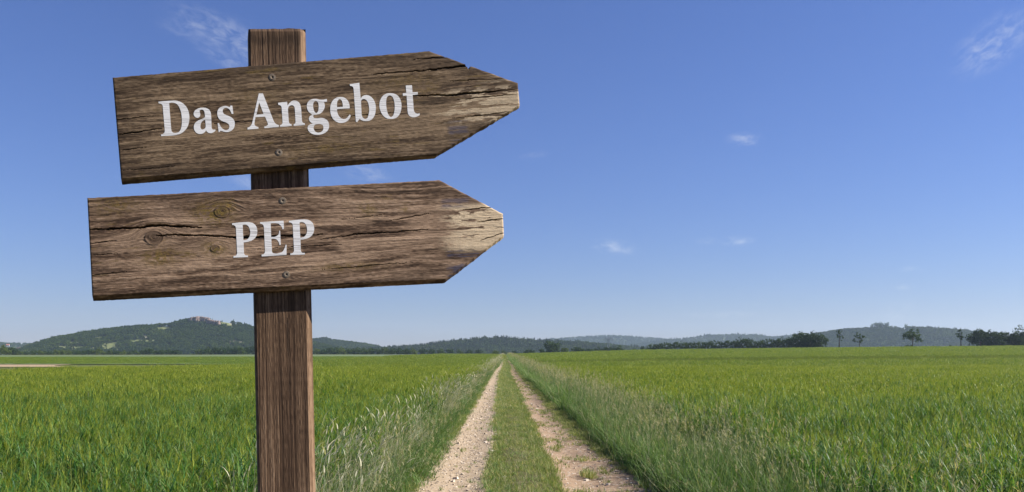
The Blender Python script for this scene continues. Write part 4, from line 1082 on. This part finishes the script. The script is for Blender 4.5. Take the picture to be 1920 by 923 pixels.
# lettering: outlines with corner (0) and smooth (1) points, on a 9.23 px per pixel sheet
GLY = {
 'D': (290, 170, [[(63,195,0),(180,183,1),(270,176,1),(350,174,1),(430,190,1),(510,240,1),(570,320,1),(597,415,1),(600,500,1),(583,590,1),(545,665,1),(490,720,1),(420,757,1),(340,775,1),(230,783,1),(113,790,0),(109,760,0),(150,748,1),(170,725,1),(174,680,0),(140,270,0),(130,245,1),(105,230,1),(68,222,0)],
   [(250,215,0),(330,212,1),(385,236,1),(430,300,1),(458,380,1),(470,480,1),(470,580,1),(455,660,1),(420,715,1),(360,734,1),(320,728,1),(297,705,1),(286,665,0)]]),
 'a': (355, 170, [[(240,297,1),(300,307,1),(345,335,1),(370,385,1),(378,450,0),(386,635,0),(395,665,1),(414,678,1),(446,674,0),(453,690,1),(430,715,1),(375,738,1),(330,730,1),(300,705,1),(290,685,0),(275,710,1),(235,742,1),(175,752,1),(120,730,1),(88,685,1),(78,630,1),(90,580,1),(130,535,1),(190,502,1),(240,482,1),(272,460,0),(266,400,1),(255,355,1),(235,335,1),(205,330,1),(180,345,1),(180,370,1),(190,410,1),(180,450,1),(145,472,1),(105,460,1),(80,430,1),(75,395,1),(95,350,1),(145,315,1)],
   [(275,508,0),(240,520,1),(210,550,1),(194,600,1),(197,650,1),(220,675,1),(250,668,1),(278,643,1),(284,620,0)]]),
 's': (355, 170, [[(713,260,0),(745,264,0),(762,405,0),(733,405,0),(715,360,1),(680,315,1),(630,300,1),(590,318,1),(578,350,1),(590,395,1),(640,425,1),(700,450,1),(750,482,1),(780,530,1),(786,590,1),(770,650,1),(725,695,1),(660,718,1),(600,712,1),(550,698,1),(532,698,0),(528,715,0),(508,720,0),(490,570,0),(512,562,0),(535,610,1),(575,660,1),(630,685,1),(675,672,1),(692,635,1),(685,590,1),(650,560,1),(590,538,1),(535,510,1),(497,460,1),(484,400,1),(492,345,1),(530,295,1),(590,270,1),(640,268,1),(685,282,1),(703,285,0)]]),
 'A': (455, 160, [[(280,142,0),(348,137,0),(535,615,0),(575,670,1),(626,690,0),(626,723,0),(375,743,0),(376,715,0),(420,700,1),(437,682,1),(432,655,0),(388,545,0),(222,553,0),(207,640,0),(206,680,1),(224,706,1),(272,725,0),(274,752,0),(84,768,0),(84,735,0),(130,712,1),(155,675,1),(172,620,0)],
   [(285,297,0),(362,498,0),(238,512,0)]]),
 'n': (515, 160, [[(58,305,0),(215,287,0),(223,355,0),(250,315,1),(300,275,1),(350,265,1),(400,282,1),(438,325,1),(455,390,1),(461,450,0),(472,610,0),(485,645,1),(522,660,0),(523,690,0),(328,704,0),(328,675,0),(352,663,1),(362,635,0),(350,430,0),(340,375,1),(320,352,1),(285,347,1),(250,365,1),(233,400,1),(231,450,0),(245,630,0),(258,662,1),(294,678,0),(294,706,0),(92,721,0),(92,692,0),(125,675,1),(137,645,0),(122,400,0),(108,358,1),(62,338,0)]]),
 'g': (565, 155, [[(440,285,0),(445,330,0),(390,336,0),(405,390,1),(403,430,1),(375,490,1),(330,535,1),(270,555,1),(215,558,0),(205,585,1),(218,610,1),(265,617,1),(370,615,1),(430,640,1),(470,690,1),(480,760,1),(462,820,1),(410,870,1),(340,898,1),(270,907,1),(190,890,1),(135,850,1),(110,800,1),(115,755,1),(150,725,1),(200,712,0),(160,685,1),(132,640,1),(135,605,1),(155,575,1),(190,553,0),(140,520,1),(105,465,1),(95,410,1),(108,350,1),(150,305,1),(210,285,1),(270,285,1),(315,296,1)],
   [(245,320,1),(215,345,1),(203,400,1),(212,460,1),(232,510,1),(258,528,1),(285,505,1),(298,450,1),(298,390,1),(282,340,1)], [(235,730,0),(330,720,1),(365,735,1),(382,780,1),(370,830,1),(330,860,1),(285,867,1),(240,845,1),(215,805,1),(215,765,1)]]),
 'e': (565, 155, [[(680,250,1),(740,260,1),(790,295,1),(822,350,1),(836,410,1),(838,445,0),(615,462,0),(622,510,1),(645,570,1),(685,615,1),(740,633,1),(790,610,1),(820,575,1),(838,553,0),(856,572,0),(835,620,1),(790,670,1),(730,695,1),(670,700,1),(600,675,1),(545,625,1),(510,545,1),(500,460,1),(512,375,1),(550,305,1),(610,263,1)],
   [(618,427,0),(617,370,1),(630,315,1),(660,288,1),(690,302,1),(708,340,1),(718,420,0)]]),
 'b': (645, 145, [[(100,122,0),(265,97,0),(288,370,0),(320,330,1),(370,310,1),(430,318,1),(490,360,1),(530,425,1),(550,510,1),(545,600,1),(515,690,1),(455,745,1),(390,760,1),(330,755,1),(270,722,0),(225,780,0),(205,770,0),(166,200,0),(150,165,1),(104,150,0)],
   [(293,412,0),(310,388,1),(345,378,1),(385,395,1),(415,440,1),(433,520,1),(435,590,1),(420,665,1),(395,715,1),(365,722,1),(330,705,1),(308,660,1),(303,610,0)]]),
 'o': (700, 145, [[(290,277,1),(350,284,1),(410,310,1),(460,370,1),(485,460,1),(483,550,1),(455,640,1),(400,700,1),(320,722,1),(250,718,1),(185,680,1),(130,600,1),(105,500,1),(115,410,1),(155,335,1),(215,290,1)],
   [(285,315,1),(245,335,1),(225,390,1),(222,470,1),(235,570,1),(262,650,1),(305,690,1),(340,665,1),(362,600,1),(370,510,1),(358,410,1),(325,335,1)]]),
 't': (700, 145, [[(560,145,0),(668,138,0),(677,262,0),(768,257,0),(770,300,0),(680,308,0),(698,550,0),(715,605,1),(750,630,1),(802,622,0),(800,655,1),(760,680,1),(690,693,1),(640,680,1),(605,640,1),(592,580,0),(575,318,0),(512,322,0),(508,280,0),(570,272,0)]]),
 'P': (425, 400, [[(92,175,0),(200,163,1),(300,155,1),(390,155,1),(460,175,1),(510,225,1),(530,300,1),(520,380,1),(480,440,1),(400,485,1),(293,505,0),(300,690,0),(315,722,1),(368,730,0),(370,758,0),(118,770,0),(118,742,0),(165,728,1),(182,695,0),(160,255,0),(145,220,1),(94,203,0)],
   [(277,205,0),(320,198,1),(365,215,1),(395,265,1),(408,330,1),(395,405,1),(360,450,1),(290,468,0)]]),
 'E': (425, 400, [[(575,155,0),(985,130,0),(992,270,0),(968,280,0),(945,225,1),(900,185,1),(840,172,1),(762,178,0),(770,410,0),(850,402,1),(895,370,1),(910,300,0),(925,300,0),(937,548,0),(915,553,0),(895,490,1),(855,450,1),(772,443,0),(783,630,0),(795,685,1),(840,698,1),(900,692,1),(960,670,1),(1000,610,1),(1020,545,0),(1038,545,0),(1035,725,0),(605,748,0),(605,715,0),(650,700,1),(664,660,0),(645,240,0),(632,205,1),(580,180,0)]]),
}
def smooth_outline(c):
    out = []; n = len(c)
    for i in range(n):
        p0, p1, p2, p3 = c[i - 1], c[i], c[(i + 1) % n], c[(i + 2) % n]
        a, b = np.array(p1[:2], float), np.array(p2[:2], float)
        if p1[2] == 0 and p2[2] == 0: out.append(a); continue
        L = np.linalg.norm(b - a)
        def tan(q, r, s):
            d1, d2 = np.array(r[:2], float) - q[:2], np.array(s[:2], float) - r[:2]; l1, l2 = np.linalg.norm(d1) + 1e-6, np.linalg.norm(d2) + 1e-6
            v = d1 / l1 * l2 + d2 / l2 * l1; return v / (np.linalg.norm(v) + 1e-6) * L
        m1 = tan(np.array(p0[:2], float), p1, p2) if p1[2] else None
        m2 = tan(np.array(p1[:2], float), p2, p3) if p2[2] else None
        if m1 is None: m1 = (b - a) * 1.5 - m2 * .5
        if m2 is None: m2 = (b - a) * 1.5 - m1 * .5
        for k in range(6):
            s = k / 6; out.append((2*s**3-3*s**2+1)*a + (s**3-2*s**2+s)*m1 + (-2*s**3+3*s**2)*b + (s**3-s**2)*m2)
    return np.array(out)

t = MT('white_letter_paint'); _o = t.n.new('ShaderNodeTexCoord').outputs['Object']
_g = t.noise(t.mapping(_o, (9, 9, 480)), 1, 3, .6); _f = t.noise(_o, 600, 2, .7)
_c = t.ramp(t.math('ADD', t.math('MULTIPLY', _g, .6), t.math('MULTIPLY', _f, .4)), [(.30, (.70, .66, .61)), (.45, (.83, .79, .74)), (.7, (.90, .87, .83))])
_b = t.bsdf(_c, .85, None, .2); _tr = t.n.new('ShaderNodeBsdfTransparent'); _mx = t.n.new('ShaderNodeMixShader')
t.l.new(t.ramp(_g, [(.36, (.40, .40, .40)), (.50, (.03, .03, .03))]), _mx.inputs[0]); t.l.new(_b.outputs[0], _mx.inputs[1]); t.l.new(_tr.outputs[0], _mx.inputs[2])
M_LETTER = t.done(_mx)
from mathutils.geometry import tessellate_polygon
def letter(ch, shift, dx, dy, parent):
    ox, oy, cs = GLY[ch]
    loops = [smooth_outline(c) for c in cs]
    loops = [np.stack([ox + (l[:, 0] + dx) / 9.23, oy + (l[:, 1] + dy) / 9.23], -1) for l in loops]
    tris = tessellate_polygon([[Vector((p[0], -p[1], 0)) for p in l] for l in loops])
    P = np.concatenate(loops); n = len(P)
    Vf = w_plane(P[:, 0], P[:, 1], np.full(n, -.00042)); Vb = w_plane(P[:, 0], P[:, 1], np.full(n, .0003))
    side, o = [], 0
    for l in loops:
        m = len(l); k = np.arange(m); side.append(np.stack([o + k, o + (k + 1) % m, n + o + (k + 1) % m, n + o + k], -1)); o += m
    T = []
    for tr in tris:
        a, b, c = [P[i] for i in tr]
        s_ = (b[0] - a[0]) * (-(c[1] - a[1])) - (-(b[1] - a[1])) * (c[0] - a[0])
        T.append(tr if s_ > 0 else tr[::-1])
    return obj_np('letter', np.concatenate([Vf, Vb]), [np.array(T), np.concatenate(side)], M_LETTER, parent=parent)

board('sign_board', (211, 145.5), (805, 96), (971, 156), (975, 201), (818, 294), (227, 343), 'upper arrow board reading Das Angebot in white letters', M_BOARD_A, 11,
      knots=[],
      cracks=[dict(pts=[(700, 139), (760, 135), (820, 130), (880, 122)], w=2.0, notch=True), dict(pts=[(775, 112), (845, 106)], w=1.0), dict(pts=[(770, 180), (850, 178), (910, 173), (973, 166)], w=1.9),
              dict(pts=[(216, 253), (262, 247), (303, 241)], w=1.3), dict(pts=[(214, 225), (286, 218)], w=.9), dict(pts=[(226, 282), (275, 276)], w=.9), dict(pts=[(390, 232), (480, 226)], w=.7), dict(pts=[(640, 219), (760, 210)], w=.6), dict(pts=[(228, 320), (330, 312)], w=.7),
              dict(pts=[(850, 188), (930, 180), (972, 176)], w=1.0), dict(pts=[(846, 222), (900, 216), (960, 209)], w=1.0), dict(pts=[(470, 262), (600, 250)], w=.6), dict(pts=[(840, 152), (940, 148)], w=.8)],
      tips=[(815, 985, 164, 230, .525, 1.2), (880, 985, 152, 190, .60, .8)], blues=[(838, 880, 228, 272, .6)],
      moss=[(612, 278, 60, 10, .45), (480, 182, 40, 16, .25), (800, 165, 22, 12, .4), (760, 152, 60, 14, .3)], pale_rows=[(118, 34, .9), (60, 16, .35)],
      chamfer=lambda u: np.interp(u, [0, 590, 760], [8.5, 5.0, 4.0]),
      letters=[(c, 0, 0, 0) for c in 'DasAngebot'], screws=[(510.5, 145), (523, 286)])
board('sign_board', (163.5, 371.5), (824, 338), (943, 401), (945.5, 446), (836, 530), (168, 564), 'lower arrow board reading PEP, with knots and a peeling cream tip', M_BOARD_B, 37,
      knots=[(289, 446, 20), (417, 397, 17), (404, 466, 10)],
      cracks=[dict(pts=[(167, 431), (205, 429), (256, 427.5), (292, 423), (313, 423.5), (375, 426)], w=2.9), dict(pts=[(292, 442), (340, 440.5), (400, 442.5), (440, 446), (600, 440)], w=2.3), dict(pts=[(165, 458), (222, 450)], w=1.0),
              dict(pts=[(165, 478), (220, 476)], w=1.0), dict(pts=[(166, 517), (236, 510)], w=1.0), dict(pts=[(600, 449), (674, 439), (750, 435), (800, 430)], w=1.5), dict(pts=[(720, 416), (806, 400)], w=1.1),
              dict(pts=[(868, 393), (926, 389)], w=1.2), dict(pts=[(895, 416), (944, 410)], w=1.1), dict(pts=[(640, 412), (720, 402)], w=.7), dict(pts=[(900, 452), (946, 436)], w=1.2), dict(pts=[(600, 506), (770, 492)], w=.9), dict(pts=[(480, 468), (640, 458)], w=.8)],
      tips=[(832, 955, 382, 471, .475, 1.0), (835, 935, 448, 471, .42, .7)], blues=[(836, 925, 470, 522, .8), (826, 880, 374, 388, .6)],
      moss=[(400, 400, 34, 20, .95), (300, 482, 34, 16, .7), (403, 466, 22, 14, .75), (215, 386, 40, 16, .5), (345, 478, 22, 6, .8), (690, 392, 16, 14, .6), (650, 500, 70, 7, .5), (430, 386, 12, 14, .7), (760, 392, 10, 6, .5)],
      pale_rows=[(70, 40, .9), (125, 26, .8), (155, 18, .4)], chamfer=lambda u: np.interp(u, [0, 680, 790], [9.5, 7.5, 5]),
      letters=[('P', 0, 0, 0), ('E', 0, 0, 0), ('P', 0, 984, -45)], screws=[(530, 376.5), (537, 515)])

def build_post():
    dep = .085
    rows = np.concatenate([np.arange(52, 960, 1.1), np.arange(960, 1790, 6)]); R = rows[:, None]
    lean = (R - 53) * .0222
    # columns round the post: distance across from the left edge (px) and depth behind the boards' backs
    ac, dc, seg = [], [], []
    def cols(a0, a1, d0, d1, n, s): ac.extend(np.linspace(a0, a1, n)); dc.extend(np.linspace(d0, d1, n)); seg.extend([s] * n)
    cols(3.5, 97, 0, 0, 98, 0); cols(97.8, 108.6, .0006, .0150, 12, 1); cols(109, 109, .016, dep, 10, 2); cols(105, 3, dep + .002, dep + .002, 5, 3); cols(-.2, -.2, dep, .006, 8, 4); cols(0.2, 3.0, .005, .0004, 4, 5)
    ac, dc, seg = np.array(ac)[None, :], np.array(dc)[None, :], np.array(seg)[None, :]
    def grain(a, r, seed):
        w = a + 5 * (fbm(r / 420, a / 40, seed, 2) - .5) + 1.2 * (vnoise(r / 60, a / 10, seed + 1) - .5)
        b1 = vnoise(w / 6.2, r / 700, seed + 2); b2 = vnoise(w / 2.6, r / 420, seed + 3); b3 = vnoise(w / 1.3, r / 130, seed + 4); b4 = vnoise(w / 1.1, r / 9, seed + 5)
        area = fbm(w / 30, r / 120, seed + 6, 3)
        g = np.clip((.16 * b1 + .34 * b2 + .34 * b3 + .26 * b4 - .55) * 1.15 + .46 + (area - .5) * .22, 0, 1)
        cr = ((vnoise(w / 2.4, r / 160, seed + 8) > .92) & (vnoise(w / 9, r / 220, seed + 9) > .45)) * .6
        return g, cr
    run = ac + dc / MM * np.where(seg >= 2, 1, 0) * .9 + 0 * R + np.where(seg >= 3, 150, 0)
    rr = R + 0 * ac
    g, cr = grain(run, rr, 70)
    g = np.clip(g + np.where((seg == 1) | (seg == 2), .20, 0), 0, 1)  # right chamfer and side: sunlit look put into the wood tone
    front = seg == 0
    dark = np.clip(sstep(150, 53, rr) * .45 + .75 * np.exp(-((rr - 72 - 6 * vnoise(run / 9, 0 * run, 3)) / 9) ** 2) + .5 * sstep(6, 0, ac) + .30 * np.exp(-((ac - 93) / 4) ** 2) , 0, 1) * (front | (seg == 5)) + .6 * sstep(60, 54, rr) * (seg == 1)
    hg = (g - .5) * .0009 - .008 * sstep(60, 52, rr) - cr * .0006
    topz = np.where(np.arange(len(rows))[:, None] < 1, 1.3 * (fbm(ac / 7, 0 * ac, 5, 2) - .5) * 2 + 3.0 * np.exp(-((ac - 25) / 3.2) ** 2) + 1.6 * (1 - ac / 108), 0)
    P = w_plane(466.5 + lean + ac, HY + (R + topz - HY) * (1 + (THICK + .001) / D), THICK + .0008 + dc - hg * (front | (seg == 1) | (seg == 5)))
    n = P.shape[1]; V = P.reshape(-1, 3); V[:, 2] = np.maximum(V[:, 2], -.35)
    i = np.arange(len(rows) - 1)[:, None] * n + np.arange(n)[None, :]; j = np.arange(len(rows) - 1)[:, None] * n + (np.arange(n)[None, :] + 1) % n
    Fq = np.stack([i + n, j + n, j, i], -1).reshape(-1, 4)
    cen = V[:n].mean(0)[None, :]; k = np.arange(n); cap = np.stack([k, (k + 1) % n, np.full(n, len(V))], -1)
    Z = np.zeros_like(g)
    wood = np.stack([g, sstep(.55, .8, g) * .25, Z], -1).reshape(-1, 3); wear = np.stack([cr, Z, dark], -1).reshape(-1, 3); mark = np.zeros_like(wood)
    ap = lambda q: np.concatenate([q, q[:1]])
    obj_np('post', np.concatenate([V, cen]), [Fq, cap], M_POST, {'wood': ap(wood), 'wear': ap(wear), 'mark': ap(mark)}, parent=sign)
build_post()

# ------------------------------------------------------------------ haze
def haze():
    x0, x1, y0, y1, z0, z1 = -6200, 6200, -100, 5300, -22, 190
    V = [(x0, y0, z0), (x1, y0, z0), (x1, y1, z0), (x0, y1, z0), (x0, y0, z1), (x1, y0, z1), (x1, y1, z1), (x0, y1, z1)]
    m = bpy.data.materials.new('haze_air'); m.use_nodes = True; n = m.node_tree.nodes; n.clear()
    out = n.new('ShaderNodeOutputMaterial'); v = n.new('ShaderNodeVolumePrincipled')
    v.inputs['Color'].default_value = (.62, .76, .96, 1); v.inputs['Density'].default_value = HAZE_DENSITY; v.inputs['Anisotropy'].default_value = .25
    m.node_tree.links.new(v.outputs[0], out.inputs['Volume'])
    o = obj_np('haze', V, [np.array([(0, 3, 2, 1), (4, 5, 6, 7), (0, 1, 5, 4), (1, 2, 6, 5), (2, 3, 7, 6), (3, 0, 4, 7)])], m)
    tag(o, 'thin bluish haze softening the far hills', 'haze', kind='stuff')
HAZE_DENSITY = 0.95e-4
haze()
